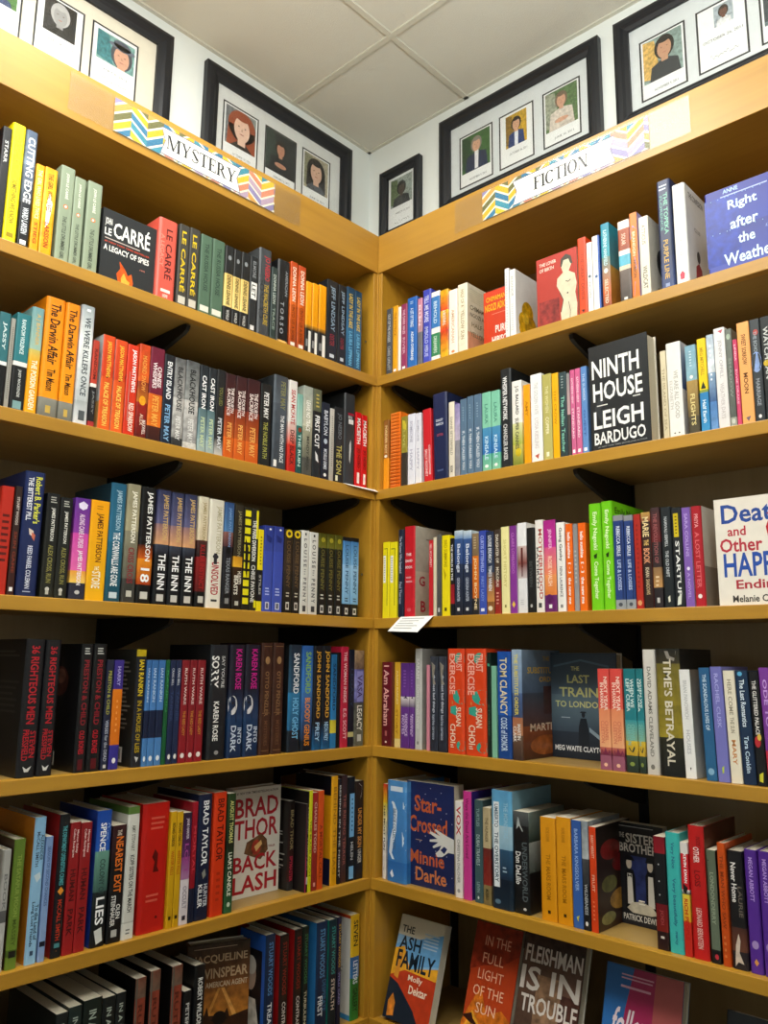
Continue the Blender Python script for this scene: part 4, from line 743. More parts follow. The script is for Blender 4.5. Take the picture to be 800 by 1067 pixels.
B('L5', 299, 305.4, 835, '1c1614/3a1c18:.9,2a2a2a', 'dark hardcover with white back cover text by the face-out book', [('BRAD THOR', .1, .55, '9a8a60', .5), ('SPYMASTER', .62, .9, 'b83048', .5)], hc=1, d=.13, a=.05, bc='1a1614', back=[('e', .35, .14, .3, .09, '5a4a44', .5), ('lines', .15, .9, .34, .78, 14, 'b8b4ac'), ('bar', .1, .6, .86, .97)])
B('L5', 305.8, 309.2, 838, '3a3030/8a2044', 'thin dark plum paperback', [('r', .3, .7, .6, .9, 'c04060')], bc='1a1618')
B('L5', 309.6, 316.6, 825, '141414:.85,c8c8c4:.92,141414', 'black hardcover with yellow and grey capitals', [('WINTER GRAVE', .1, .74, 'c8b428', .42, .72), ('HELENE TURSTEN', .16, .78, 'a8a8a4', .36, .3)], hc=1)
B('L5', 317, 323.8, 824, 'd8d81c/c8cc18', 'lime yellow paperback', [('THE BLACK ASCOT', .3, .86, '6a6a10', .5)])
B('L5', 324.2, 329.6, 826, '9c2420/8c2a20', 'maroon paperback with pale capitals', [('CHARLES TODD', .1, .62, 'e0b0a0', .5), ('r', .3, .7, .92, .96, 'e0a090')])
B('L5', 330, 336, 824, 'd85418/cc4c14', 'orange paperback beside maroon one', [('A MORTAL CALL', .35, .9, '8a2c08', .5)])
B('L5', 344, 350.8, 809, 'e8a814/d89c14', 'tall amber hardcover with amber and navy left cover', [('BEHIND THE HAG', .1, .9, 'b07808', .45)], hc=1, d=.12, bc='10121c:.18,e0a014/d89814:.76,141a38')
B('L5', 351.0, 354.3, 812, '17171a', 'narrow black hardcover with small white lettering', [('BEHIND IN THE NIGHT', .06, .94, 'c8c8c4', .5)], hc=1)
B('L5', 354.6, 360.6, 808, '3a2422/452a26', 'dark brown hardcover with red brown capitals', [('THE RIDING TERROR', .18, .84, '9a5a4c', .46)], hc=1)
B('L5', 361, 369, 810, '0f1014:.12,0f1014', 'black hardcover with pale blue spine label', [('r', .25, .98, .16, .58, '7ab4e0'), ('r', .25, .98, .86, .98, '7ab4e0'), ('lines', .5, .7, .2, .54, 8, '3a6a94'), ('HELEN', .63, .8, 'c0c0c0', .34, .6)], hc=1)
B('L5', 369.4, 378.3, 814, '2a1c18/1f1614:.7,14161e', 'dark hardcover with white curl and tan capitals at the corner', [('p', [(.3, .02), (.95, .02), (.98, .09), (.6, .16), (.5, .19), (.7, .1), (.7, .06)], 'e0d8d0'), ('UNDER MY SKIN', .28, .68, 'd08a40', .46), ('UNGER', .7, .84, 'c8c0b8', .4)], hc=1, mot=.1, d=.115)
# bottom mystery shelf (seen from above)
H6 = dict(top=1)
B('L6', -34, 10, 1071, '3a3a34', 'fat book with pale page top at lower left corner', a=.05, h=.17, d=.2, **H6)
for a, b, y, c, n in ((59, 71.5, 1058, '1f2424', 'first'), (72.5, 86, 1051, '24302e', 'second'), (88, 107, 1044, '1b2420', 'third'), (108, 121, 1041, '1b1f1f', 'fourth'), (122, 132, 1036, '1b1f20', 'fifth')):
    B('L6', a, b, y, c, f'dark green black paperback with pale page top, {n} from the left', [('IN A DARK HOUSE', .08, .7, 'a8b4a8', .4)], d=.2, **H6)
for a, b, y, n in ((142, 153, 1021, 'leftmost'), (157.5, 168, 1013, 'middle'), (180, 191, 1008, 'rightmost')):
    B('L6', a, b, y, '7a4a3a/6a5a4c:.15,8a3c2c/7a4434', f'rust brown spined book with black sides, {n} of three', [('r', .05, .2, 0, 1, '5c564c'), ('RUTH', .2, .5, '5a2418', .4)], mot=.3, bc='131312', d=.145, **H6)
B('L6', 192, 200, 1034, '17181a', 'short black paperback with white lettering beside wine face-out', [('PETER ROBINSON', .12, .8, 'd0d0cc', .45)], d=.09, **H6)
B('L6', 204, 215, 1008, '161718', 'black hardcover with white and yellow stacked lettering', [('ROBERT WILSON', .1, .5, 'e8e8e4', .44), ('STEALTH', .54, .9, 'd0c030', .46)], hc=1, d=.095, **H6)
Fo('L6', 201, 255, 990.5, '6a4a2a/3a2818', 'face-out sepia wartime book with pale title and helmeted figure', [
    ('r', 0, 1, 0, .34, '4a3a2c/7a4a24', .3), ('r', 0, 1, .34, .66, '8a5424/c07a2c', .4), ('r', 0, 1, .66, 1, 'a05a20/3a2010', .4),
    ('lines', .1, .9, .035, .05, 1, 'c8a888'), ('t', 'JACQUELINE', .1, .96, .1, .19, 'd8b890'), ('t', 'WINSPEAR', .2, .97, .22, .31, 'd8b890'), ('t', 'AMERICAN AGENT', .3, .97, .34, .39, 'd8c0a0'),
    ('p', [(.55, .4), (.6, .4), (.9, .75), (.82, .75)], 'e0a050', .3), ('p', [(.5, .4), (.54, .4), (.3, .75), (.24, .75)], 'd09040', .3),
    ('p', [(0, .68), (.1, .6), (.14, .52), (.17, .6), (.3, .62), (.34, .55), (.37, .63), (.6, .64), (.66, .58), (.7, .66), (1, .62), (1, .8), (0, .8)], '3a2010', .3),
    ('p', [(.36, 1), (.38, .8), (.46, .72), (.62, .72), (.72, .82), (.74, 1)], '1a100a'), ('e', .54, .66, .11, .06, '1a100a'), ('p', [(.4, .665), (.68, .665), (.64, .685), (.44, .685)], '1a100a')], t=.032, a=.092, yaw=-22, top=1, hc=1)
B('L6', 278, 288, 976, '1a2c48/142440', 'dark blue hardcover with bright blue photographic back cover', [('STUART WOODS', .06, .5, '5a8ac0', .44), ('TREASON', .56, .88, 'e0e4ea', .44)], hc=1, bc='2458b0', back=[('r', .1, .85, .14, .78, '10141c'), ('e', .45, .36, .2, .13, 'b8a090'), ('e', .45, .28, .2, .08, 'd0ccc4'), ('p', [(.15, .78), (.25, .55), (.65, .55), (.8, .78)], 'c8c4bc', .3)], d=.095, **H6)
B('L6', 293, 302, 976, '1c1a18/2a1814', 'black hardcover with dull red capitals and scarlet left cover', [('STUART WOODS', .06, .52, '8a2c24', .44), ('CONTRABAND', .58, .96, 'd8d0c8', .4)], hc=1, bc='a81c1c', d=.16, **H6)
B('L6', 308, 316, 970, '1c1a18/2a1814', 'second black hardcover with dull red capitals and scarlet side', [('STUART WOODS', .06, .52, '8a2c24', .44), ('CONTRABAND', .58, .96, 'd8d0c8', .4)], hc=1, bc='a81c1c', d=.16, **H6)
B('L6', 316.6, 322.8, 967, '16241a/12181a', 'black hardcover with dark green capitals', [('STUART WOODS', .06, .5, '3a7a4c', .44), ('TURBULENCE', .56, .92, 'd0c8a8', .42)], hc=1, d=.16, **H6)
B('L6', 331, 342.4, 963, '1c3050/182438', 'navy hardcover with light blue left cover', [('STUART WOODS', .06, .5, '5a94c0', .44), ('DESPERATE', .52, .8, '3a6a90', .36, .7), ('FIRST', .66, .84, 'e4e8ec', .42, .35)], hc=1, bc='2f7ab8', d=.16, **H6)
B('L6', 344, 352, 960, '1a3038/1c2428', 'dark teal hardcover with turquoise left cover', [('STUART WOODS', .06, .5, '3a9a94', .44), ('STEALTH', .54, .82, 'd8c8b8', .42)], hc=1, bc='1c8a7c', d=.16, **H6)
B('L6', 352.5, 356.5, 957, '24203a/1a1a2c', 'narrow midnight hardcover with gold capitals', [('STUART WOODS', .06, .46, 'c8a040', .5), ('WILD CARD', .5, .8, '8a84b8', .5)], hc=1, d=.16, **H6)
B('L6', 366.5, 375.5, 955, 'd8a814/d8b020:.4,2a5a90/2a6aa0:.6,2a6a2c/2c7a30', 'yellow blue and green hardcover with white back cover', [('SEVEN', .05, .3, '2a2208', .5), ('LETTERS', .44, .66, 'd8e4f0', .5), ('GALLERY', .7, .92, '0c2a10', .5)], hc=1, bc='b83c20:.03,dcd8d0:.95,3a8ac0', back=[('r', .0, .86, .06, .9, 'dcd8d0'), ('lines', .2, .8, .1, .22, 4, '1c1c1c'), ('lines', .15, .85, .28, .72, 12, 'a8a49c'), ('lines', .2, .8, .8, .9, 3, '1c1c1c')], d=.16, **H6)

# ------------------------------------------------------------------ books, right bookcase
# top fiction shelf
B('R1', 402, 407.7, 322, '4a4c50', 'slim charcoal paperback nearest the corner', [('OUT OF THE WOODS', .08, .5, 'c0c0c0', .5), ('CHRIS OFFUTT', .56, .92, 'a8a8a8', .5)])
B('R1', 408.5, 414, 319, 'e0a01c', 'slim orange yellow paperback', [('THE PATRICK', .1, .45, 'b06a10', .5)]+lg())
B('R1', 414.3, 417, 320, 'f0eee6', 'thin white paperback between orange and plum ones')
B('R1', 417.4, 423.6, 317, '8f3458/983a60', 'plum paperback with small white lettering', [('THE DARK MAZE', .08, .45, 'e0b8c8', .4), ('RIVER', .5, .75, 'd0a0b4', .4)]+lg())
B('R1', 424, 433.8, 310, '2a62b0/2f6cb8', 'cobalt blue paperback with white lettering', [('A LIST OF THINGS', .15, .42, 'd8e4f4', .34), ('ADAM OYEBANJI', .48, .88, 'e8f0fa', .36), ('lines', .3, .7, .05, .1, 2, 'b0c8e8')])
B('R1', 434.8, 439.5, 311, 'c8809c/b89098:.5,6a6a72', 'narrow pink and grey paperback', [('ELLEN', .1, .4, 'f0d8e0', .5)], mot=.2)
B('R1', 440, 448.6, 302, '3a44b0/4450bc', 'tall violet blue hardcover with slanted white lettering', [('TELL ME MORE', .08, .44, 'd8dcf8', .5), ('IMBOLO MBUE', .5, .9, 'b8c0f0', .44)], hc=1)
B('R1', 449, 458, 304, 'f0efe8:.07,3878b8:.52,f0efe8:.6,3a8458:.92,f0efe8', 'white paperback with blue and green blocks', [('BEHOLD', .14, .46, 'c8dcf0', .4), ('DREAMERS', .64, .88, 'c8e4d0', .4)])
B('R1', 458.5, 467, 302, 'e0a818/d84020:.3,e8b020/d83c28:.6,d04020/e8b828', 'vivid red and yellow patterned paperback', [('p', [(0, .1), (1, .2), (1, .3), (0, .22)], 'f4e0a0'), ('p', [(0, .5), (1, .42), (1, .52), (0, .62)], 'e8c018'), ('A MOUTHFUL', .3, .52, 'f8e8d8', .4), ('p', [(0, .8), (1, .7), (1, .82), (0, .92)], '3a3a3a')], mot=.4)
B('R1', 467.5, 476.5, 302, 'f0eadc', 'cream paperback with faint orange lettering', [('AMERICANAH', .3, .8, 'd8b090', .34), ('e', .5, .93, .2, .02, 'e09060')], fc='efe8d8', mot=.03)
B('R1', 477, 487, 296, 'e9e0c8', 'thick cream paperback with patterned right cover', [('HALF OF A', .08, .34, 'a89870', .36), ('YELLOW SUN', .38, .8, 'a89870', .36)], fc='e4dcc4/d8c8b0:.7,d89878', mot=.1,
  front=[('lines', .1, .9, .06, .26, 7, 'cfc4a4'), ('t', 'CHIMAMANDA', .1, .95, .3, .37, '6a6048'), ('t', 'NGOZI ADICHIE', .1, .95, .41, .47, '6a6048'), ('t', 'HALF OF A', .15, .9, .54, .61, '8a7a58'), ('t', 'YELLOW SUN', .1, .95, .68, .75, '8a7a58')])
Fo('R1', 504, 534, 306, 'd03c1c/c43a1c', 'face-out red book with yellow capitals behind white ones', [('t', 'CHIMAMANDA', .1, .98, .1, .19, 'e8b018'), ('t', 'NGOZI ADICHIE', .06, .98, .23, .36, 'e8b018'), ('lines', .3, .95, .42, .44, 1, 'e0907a'), ('t', 'PURPLE', .42, 1., .64, .77, 'f0e8e0'), ('t', 'HIBISCUS', .3, 1., .83, .95, 'f0e8e0')], t=.02, a=.03)
B('R1', 526.5, 531, 280, 'dcdcdc', 'first slim white paperback beside the red face-out', [('lines', .35, .65, .1, .9, 20, 'c0c0c0')], d=.14)
B('R1', 531.5, 537.5, 281, 'e8e8e6', 'white book with yellow tree on its right cover', [('ELEANOR', .1, .4, 'b0b0a8', .4), ('lines', .3, .7, .5, .9, 12, 'c8c8c4')], d=.15, a=.014,
  front=[('e', .36, .56, .17, .16, 'd8a80c', .5), ('e', .24, .72, .15, .14, 'd0a008', .5), ('e', .46, .74, .16, .14, 'c89808', .5), ('e', .34, .84, .24, .13, 'd4a40c', .5), ('e', .3, .66, .1, .08, 'e8c030', .5)])
Fo('R1', 560, 603, 272, 'b8382c/a83428', 'face-out brick red book with pale line drawn figure', [('r', .06, .55, .62, .95, '8a2c28', .6), ('t', 'THE LOVER', .08, .5, .07, .12, 'f0d8c8'), ('t', 'OF BIRTH', .08, .44, .15, .20, 'f0d8c8'),
    ('p', [(.62, .12), (.74, .08), (.84, .12), (.86, .22), (.8, .3), (.94, .36), (.98, .5), (.94, .62), (.98, .78), (.96, 1), (.6, 1), (.58, .84), (.66, .68), (.58, .56), (.5, .46), (.52, .36), (.66, .3), (.62, .22)], 'd8ccb0', .1),
    ('p', [(.6, .84), (.66, .68), (.58, .56), (.565, .57), (.645, .68), (.58, .84)], '3a342c'), ('p', [(.72, .42), (.78, .44), (.84, .42), (.84, .432), (.78, .452), (.72, .432)], '3a342c'), ('p', [(.62, .1), (.74, .05), (.86, .1), (.9, .22), (.84, .2), (.8, .13), (.68, .13), (.63, .22), (.6, .2)], '4a443c'), ('e', .76, .6, .02, .012, '3a342c'), ('p', [(.78, .72), (.82, .85), (.8, 1), (.788, 1), (.808, .85), (.77, .72)], '3a342c')], t=.02, a=.02)
B('R1', 603.8, 612.5, 248, 'dc4418/d84a1c', 'orange red paperback right of the figure cover', [('THE GREAT DIVIDE', .2, .8, 'a83410', .4), ('p', [(.3, .92), (.7, .92), (.5, .96)], '3a1008')])
B('R1', 613, 618.5, 253, 'eceae4', 'slim white paperback, left of two', [('THE BIRTH', .1, .35, 'b8b8b4', .4), ('e', .5, .48, .25, .02, '4a5a6a'), ('NOVEL', .56, .8, 'b0b0b0', .4)])
B('R1', 619, 626.5, 246, 'f0efec', 'white paperback with blue right edge', [('THE ROAD', .1, .4, 'b8b8b8', .4), ('e', .5, .54, .2, .02, '4a6a9a'), ('r', .8, 1, 0, 1, '2a5ab0')], fc='2a5ab0')
B('R1', 628.5, 637.3, 233, '1f8ca4/2a94a4:.4,6a8a80/c8682c:.8,c05c28/8a4420', 'teal to orange paperback with white lettering', [('KATHERINE MANSFIELD', .08, .5, 'c8e8ee', .42), ('e', .5, .56, .25, .03, 'e8e4d8'), ('SELECTED', .66, .94, 'f0d8c0', .4)], fc='1f8ca4/5a8a90:.5,d09038/b87028', mot=.08)
B('R1', 646.5, 658.5, 230, 'ece4d8:.1,a8502c/98482a:.36,ece4d8:.42,5ab0c8:.55,d8cab0:.6,6a5c54/3a3430', 'paperback with rust, cream, turquoise bands and photo foot', [('SOLAR', .16, .3, 'e8c8b0', .36), ('r', .35, .65, .93, .96, 'e8e4dc')], mot=.15)
B('R1', 659, 667, 222, 'dc7c1c/d4741c', 'orange and lavender patterned paperback', [('p', [(0, .02), (1, .02), (.9, .2), (.4, .16), (.1, .3), (0, .3)], '9a90c8'), ('p', [(1, .45), (.5, .52), (.7, .66), (1, .7)], '9a90c8'), ('p', [(0, .72), (.5, .8), (.3, .95), (0, .94)], '9a90c8'), ('BRANDON', .22, .5, 'fbe0b8', .36), ('HOBSON', .55, .75, '5a3a1a', .36)], fc='b0a4d8')
B('R1', 668.5, 678.5, 226, 'e6e0d0/ddd6c4', 'cream paperback with dark tree on right cover', [('ATTICUS', .1, .35, '9a927c', .4), ('WILDCAT', .62, .9, '7a7460', .46)], fc='ded8c8', front=[('e', .6, .5, .3, .2, '3c3a34', .5), ('e', .75, .64, .2, .1, '3c3a34', .5), ('t', 'WILD', .3, .9, .84, .93, '3c3a34')])
B('R1', 689, 703.5, 188, '2a3458/243050:.7,2a3458/3a4a78', 'tall navy hardcover with green and gold lettering', [('lines', .2, .8, .04, .1, 2, 'c8d0e4'), ('THE TOPEKA', .12, .5, '7ac0a8', .3, .62), ('FLORENCE', .14, .46, '5a9a90', .2, .3), ('PURPLE LINE', .55, .9, 'c8a048', .34), ('r', .35, .65, .94, .97, '8a98c0')], hc=1)
B('R1', 705, 718.5, 192, 'ececea', 'tall white hardcover with red coated figure on right cover', [('C L A S S I C', .12, .42, 'd0c8c8', .3), ('IN WONDER', .5, .72, 'd8b8b8', .3), ('p', [(.5, .86), (.7, .89), (.65, .94), (.35, .94), (.3, .89)], 'c83a50')], hc=1,
  fc='e8e8e8', front=[('t', 'THE CONFESSION', .12, .6, .06, .12, '3a3a3e'), ('t', 'CLUB', .26, .46, .38, .42, '9a9aa0'), ('e', .36, .66, .055, .06, '3a3a40'), ('p', [(.26, .77), (.36, .72), (.45, .77), (.47, .97), (.23, .97)], 'a81c34')], d=.16)
Fo('R1', 738.5, 812, 203.5, '16248c/1c349c:.5,182884/3848a8', 'face-out indigo book with pale blue title, cut by right edge', [('r', 0, .5, .1, .9, '18349c', .35), ('t', 'ANNE', .28, .5, .02, .07, 'a8c8f0'), ('lines', .24, .98, .09, .12, 1, 'a8b8e8'), ('t', 'Right', .34, .76, .17, .31, 'd0ecf8'), ('t', 'after', .36, .76, .39, .52, 'd0ecf8'), ('t', 'the', .46, .70, .59, .71, 'd0ecf8'), ('t', 'Weather', .24, .98, .79, .93, 'd0ecf8'), ('t', 'A NOVEL', .85, .99, .58, .62, '8098d8')]
  +[('e', .1+.085*((i*37) % 9)+.02*(i % 3), .12+.037*((i*11) % 22), .006, .004, '9ac8f0') for i in range(40)], t=.028, a=.016, hc=1)
# second fiction shelf
B('R2', 398.7, 404.3, 438, '8a5a28/a86a28:.55,e8941c/f0981c', 'thin brown to orange paperback against the end panel', [('FOREVER BOY', .08, .48, 'e8c890', .46), ('e', .5, .52, .3, .02, 'e8e0d0')])
B('R2', 406, 416.8, 430, 'e8741c/e06818', 'bright orange paperback ringed like stacked pumpkins', [('r', .0, 1, .045*i+.03, .045*i+.042, 'a8480c') for i in range(21)]+[('r', .05, .6, .045*i+.005, .045*i+.014, 'f8a050') for i in range(22)])
B('R2', 417.4, 423.8, 434, '8a8230/948a34:.52,3a342c', 'olive over dark brown paperback', [('p', [(.2, .05), (.9, .08), (.8, .2), (.3, .18)], 'c8b83a'), ('LIVE', .2, .45, 'b8b060', .4)])
B('R2', 424.3, 432, 431.5, 'dfe0ec/e4e6f0', 'pale lavender white paperback, left of two', [('SOMEONE', .1, .4, 'a8a8bc', .36), ('HAPPY', .5, .8, 'b0b0c4', .36)])
B('R2', 432.6, 438.6, 430.5, 'dfe0ec/ecebf0', 'pale lavender white paperback, right of two', [('SOMEONE', .1, .4, 'a8a8bc', .36), ('HAPPY', .5, .8, 'b0b0c4', .36)], lean=.4)
B('R2', 441.8, 450.4, 426, 'c8202c/d0242c', 'red paperback leaning left with white lettering', [('SALLY ROONEY', .55, .92, 'f4d8d8', .3, .35), ('CONVERSATIONS', .5, .9, 'f4d8d8', .24, .75)], lean=1.9)
B('R2', 451.6, 466.5, 409.5, '1e2850/1a2448', 'thick navy hardcover with small white and red lettering', [('t', 'DAISY', .25, .75, .30, .33, 'd8dce8'), ('t', 'MARCH', .25, .75, .345, .375, 'd8dce8'), ('t', 'COTTON', .3, .72, .47, .50, 'b84858'), ('t', 'KNOPF', .3, .7, .88, .9, '6a78a8')], hc=1, lean=1.2, d=.16, fc='1c2548')
B('R2', 467.5, 473.5, 419, 'e8e0cc/dcd4c4', 'slim cream paperback with small black lettering', [('DIANE SETTERFIELD', .2, .7, '8a8474', .4), ('BOOK', .84, .93, '4a4440', .4)], fc='6a5a98/a08ab0:.4,d8c8c8/8a7a7a')
B('R2', 473.9, 479, 421, '8a80b4/c0b4c8:.5,8a8a94', 'narrow violet and white paperback', mot=.2)
for a, b, y, n in ((479.5, 486.3, 416, 'leftmost'), (486.8, 493.4, 413, 'middle'), (493.9, 502, 411, 'rightmost')):
    B('R2', a, b, y, '55708a/5a7690', f'slate blue paperback with slanted white title, {n} of three', [('lines', .4, .6, .1, .3, 6, '8aa4b8'), ('IF, THEN CALLED YOU', .42, .92, 'dfe6ec', .44)])
for a, b, y, n in ((502.6, 511.9, 409, 'left'), (512.4, 521.4, 407, 'right')):
    B('R2', a, b, y, '7ac0a4/86c8ac:.45,4a90b8/2a70b8:.78,5ab098/80c0a0', f'sea green paperback blending to blue, {n} of two', [('LAURA', .15, .4, '4a8a78', .36), ('KINSALE', .56, .85, 'c8e4f4', .4), ('e', .5, .93, .2, .02, 'f0f4f0')], mot=.06)
B('R2', 522, 533.6, 384.5, '1f2326/22282c', 'tall black hardcover with white slanted capitals', [('WHISPER NETWORK', .08, .52, 'f0f0f0', .4, .45), ('CHANDLER BAKER', .56, .92, 'd8d8d8', .36, .45)], hc=1, fc='1a1d20')
B('R2', 534.2, 544.6, 397, 'eceae4:.5,d8d8a0/a8b040:.75,c8c060/6a7a28', 'white paperback with green and yellow foot', [('J.G. BALLARD', .06, .4, '2a2a2a', .4), ('SUPER CANNES', .44, .8, '4a4a3a', .36), ('e', .6, .84, .3, .05, 'd0b828', .4)])
B('R2', 545.5, 553.5, 401, 'eca014', 'amber yellow paperback set behind its neighbours', [('AMY', .2, .4, 'c07c08', .4)], fc='eca014', a=.02)
B('R2', 554, 565.8, 390, 'f0f0ee', 'thick white paperback with faint lettering', [('THE GOLDEN STATE', .1, .46, 'c8c8c8', .34), ('LYDIA KIESLING', .5, .84, 'd0c8c8', .34), ('p', [(.3, .92), (.7, .9), (.6, .96)], 'c06050')], fc='e4e4e4')
B('R2', 566.3, 576, 390, 'b0a85c/bcb46a', 'khaki yellow paperback with pale lettering', [('THE WOMEN', .14, .45, 'dcd8a0', .36), ('COPPER', .5, .7, 'ece8c0', .36), ('r', .35, .65, .9, .95, 'f0eccc')])
B('R2', 576.5, 583.4, 389, 'f0b010', 'slim bright yellow paperback right of the khaki one', [('THE CROW', .2, .6, 'c88808', .4)])
B('R2', 583.8, 591.8, 388, '2e4448/2a3c42', 'dark teal paperback with mint script title', [('The Italian Teacher', .28, .94, '8ad0b8', .44), ('lines', .35, .65, .04, .2, 5, '90a0a0')])
B('R2', 592.1, 595.4, 389, '8a8a8a/c8a0a4:.5,4a4444', 'thin grey paperback beside the pink pair')
for a, b, y, n in ((595.8, 600.7, 385.6, 'left'), (601.1, 606.8, 384, 'right')):
    B('R2', a, b, y, 'cc5c8c/d06894', f'pink paperback with white lettering, {n} of two', [('KATHERINE HEINY', .1, .4, 'f4d0e0', .4), ('STANDARD', .45, .8, 'f4d8e4', .4)]+lg('fff'))
B('R2', 607.2, 613.6, 382, '5a88c4/6490cc', 'light blue paperback left of the black face-out', [('THE SUMMER', .08, .4, 'b8d0f0', .4), ('GUEST', .5, .8, '3a60a0', .36)]+lg('fff'))
Fo('R2', 614.5, 679.5, 363, '1c1f22/22262a', 'large black face-out hardcover with white condensed capitals', [('p', [(.35, .25), (.7, .2), (.8, .34), (.6, .52), (.3, .5), (.2, .62), (.3, .7), (.55, .66), (.72, .6), (.7, .7), (.5, .76), (.22, .76), (.1, .6), (.25, .42), (.6, .42), (.66, .32), (.5, .28)], '33373b', .1),
    ('t', 'NINTH', .07, .86, .14, .32, 'f4f4f2'), ('t', 'HOUSE', .08, .9, .36, .54, 'f4f4f2'), ('t', 'LEIGH', .08, .9, .63, .80, 'f4f4f2'), ('t', 'BARDUGO', .08, .92, .83, .945, 'f0f0ee'), ('r', .14, .32, .575, .585, 'e0e0dc'), ('r', .74, .86, .555, .565, 'e0e0dc'), ('t', '#1 NEW YORK TIMES BESTSELLING AUTHOR', .14, .94, .96, .975, '888c8e')], t=.042, a=.008, hc=1, yaw=-2)
B('R2', 691.5, 697.8, 366, 'd8ccac/cfc4a4', 'cream paperback with small tan lettering beside the face-out', [('THE ISLAND OF SEA', .2, .9, 'a8987a', .44)], a=.016)
B('R2', 698.3, 713.5, 357, 'e6e4de/ecebe6', 'thick off white paperback with faint lettering', [('WE ARE ALL GOOD', .3, .8, 'b8b4ac', .3, .6), ('ELIZABETH', .4, .7, 'c8c4bc', .2, .25), ('e', .35, .95, .06, .008, '555'), ('e', .65, .95, .06, .008, '555')], fc='c8ccd8/2a4a84:.5,d8d8dc', a=.016)
B('R2', 718, 729.5, 360, '7aa4b8/8ab0bc:.4,b09050/6a5a38:.8,4a4434', 'sky to brown paperback with small moon', [('e', .5, .36, .15, .02, 'f4f4e8'), ('FLIGHTS', .55, .9, 'e0d090', .42), ('lines', .4, .6, .06, .25, 6, 'c8dce4')], mot=.15)
B('R2', 731, 740.3, 353, 'ecc808/f0cc10:.55,8a9a3c:.58,2f80b8/3a90c8', 'bright yellow and blue paperback', [('MEG MITCHELL', .1, .4, 'b89008', .4), ('p', [(.2, .54), (.5, .46), (.8, .54)], '1c2c20'), ('Half Earth', .66, .9, 'e0f0f8', .4)], hc=0)
B('R2', 741, 748.8, 349, 'b0c0d0/d8e0e4:.4,8aa8c4/3a5a8a:.7,4a78b0/6a98d0', 'cloudy grey blue paperback', [('lines', .35, .65, .1, .5, 8, 'e8eef4')], mot=.25)
B('R2', 749.3, 761, 342, 'e8e6e4/e0dcdc', 'tall white paperback with speckled lettering', [('JENNY OFFILL', .12, .5, 'b8b4b8', .4), ('WEATHER DAYS', .55, .9, 'c4bcbc', .36), ('p', [(.4, .03), (.9, .02), (.7, .06)], 'c05a6a')], mot=.06)
B('R2', 761.4, 768.3, 343, '6a7068/5a605a:.9,9aa094', 'grey green paperback with round foot mark', [('e', .5, .08, .3, .03, 'a8b8a4', .3), ('SHADOW', .3, .7, '8a928a', .4), ('e', .5, .94, .26, .025, 'c8ccc4')], mot=.15)
B('R2', 768.7, 773.4, 354, 'c83a64/d04870', 'slim raspberry paperback', [('EVVIE DRAKE', .35, .75, 'f0a8c0', .44), ('LINDA', .06, .25, 'f0c0d0', .4)])
B('R2', 774, 787, 336, 'f0a860/ecaa64', 'peach orange paperback with brown handwriting', [('SWEET SORROW', .12, .42, '6a3a10', .36), ('MOON', .5, .7, '6a3a10', .36), ('p', [(.3, .93), (.7, .92), (.5, .97)], '6a5a6a')], fc='e89a50')
B('R2', 787.5, 798, 333, '3a4044/2c3236', 'charcoal paperback with pale blue planet', [('e', .5, .42, .52, .1, '8aa4d8', .3), ('e', .6, .13, .26, .03, 'b84a44'), ('THE ECHO', .12, .32, '9aa4ac', .36), ('MARRIAGE', .58, .84, '9aa0a8', .4), ('e', .5, .94, .16, .018, 'e0e0e0')])
B('R2', 798.6, 810, 330, '1f2426', 'black paperback cut by the right picture edge', [('WATCHMAN', .1, .6, 'c8ccc8', .46), ('e', .4, .45, .3, .03, 'c8a828')])
# third fiction shelf
for a, b, n in ((398, 405, 'left'), (405.3, 413, 'right')):
    B('R3', a, b, 565, 'ecdc18/f0e020', f'{n} of two lemon yellow paperbacks with white labels', [('r', .12, .48, .18, .54, 'f4f2e4'), ('lines', .2, .4, .2, .52, 10, 'a8a494'), ('r', .2, .74, .085, .094, '1c1c14'), ('r', .68, .74, .085, .84, '1c1c14')], fc='e4d41a')
B('R3', 414, 419.8, 552, '22283a', 'slim navy hardcover with pale handwriting', [('The Woman Who Smashed', .08, .5, 'b8bccc', .44), ('Paul Theroux', .6, .85, 'a8acc0', .44)], hc=1)
B('R3', 420.4, 431.5, 548.5, 'c01c28/c8202c', 'tall red hardcover with grey white right cover', [('t', 'THE', .2, .7, .3, .33, 'f4e4e4'), ('t', 'DAVID', .15, .8, .37, .4, 'f4e4e4'), ('t', 'BOOK', .15, .8, .44, .47, 'f4e4e4'), ('lines', .2, .8, .55, .64, 2, 'e09098'), ('e', .5, .92, .2, .02, 'd85a60')], hc=1, fc='c0b8a8/b0a898:.5,c4b8a4/a89c88', mot=.08,
  front=[('lines', .3, .9, .12, .16, 1, '8a7a70'), ('t', 'G', .12, .27, .55, .66, 'a02030'), ('t', 'B', .16, .29, .82, .94, 'a02030')])
B('R3', 446.5, 450.8, 563, 'c8242c', 'slim red paperback in front of grey white cover', [('NELL MCCAFFERTY', .05, .36, 'f0c0c0', .5)], a=.01)
B('R3', 451.2, 454.5, 560, 'dcd0b4', 'thin cream paperback right of the slim red one')
B('R3', 455, 459.6, 557, '5a5a58/4a4a48', 'thin dark grey hardcover', [('r', .3, .7, .9, .95, 'c8c8c4')])
B('R3', 460.2, 468.5, 558, 'ecd810/f0dc18', 'taller lemon yellow paperback standing alone', [('BIRD SUMMONS', .06, .4, 'a89408', .4), ('p', [(.2, .4), (.6, .5), (.4, .56)], 'b8a008'), ('r', .35, .65, .9, .94, '4a4008')])
B('R3', 469, 473, 561, '16171a:.6,8a1420/a81c28:.85,16171a', 'thin black paperback with red lower band', [('THE WORLD IN THE', .08, .55, 'e8e8e8', .5)])
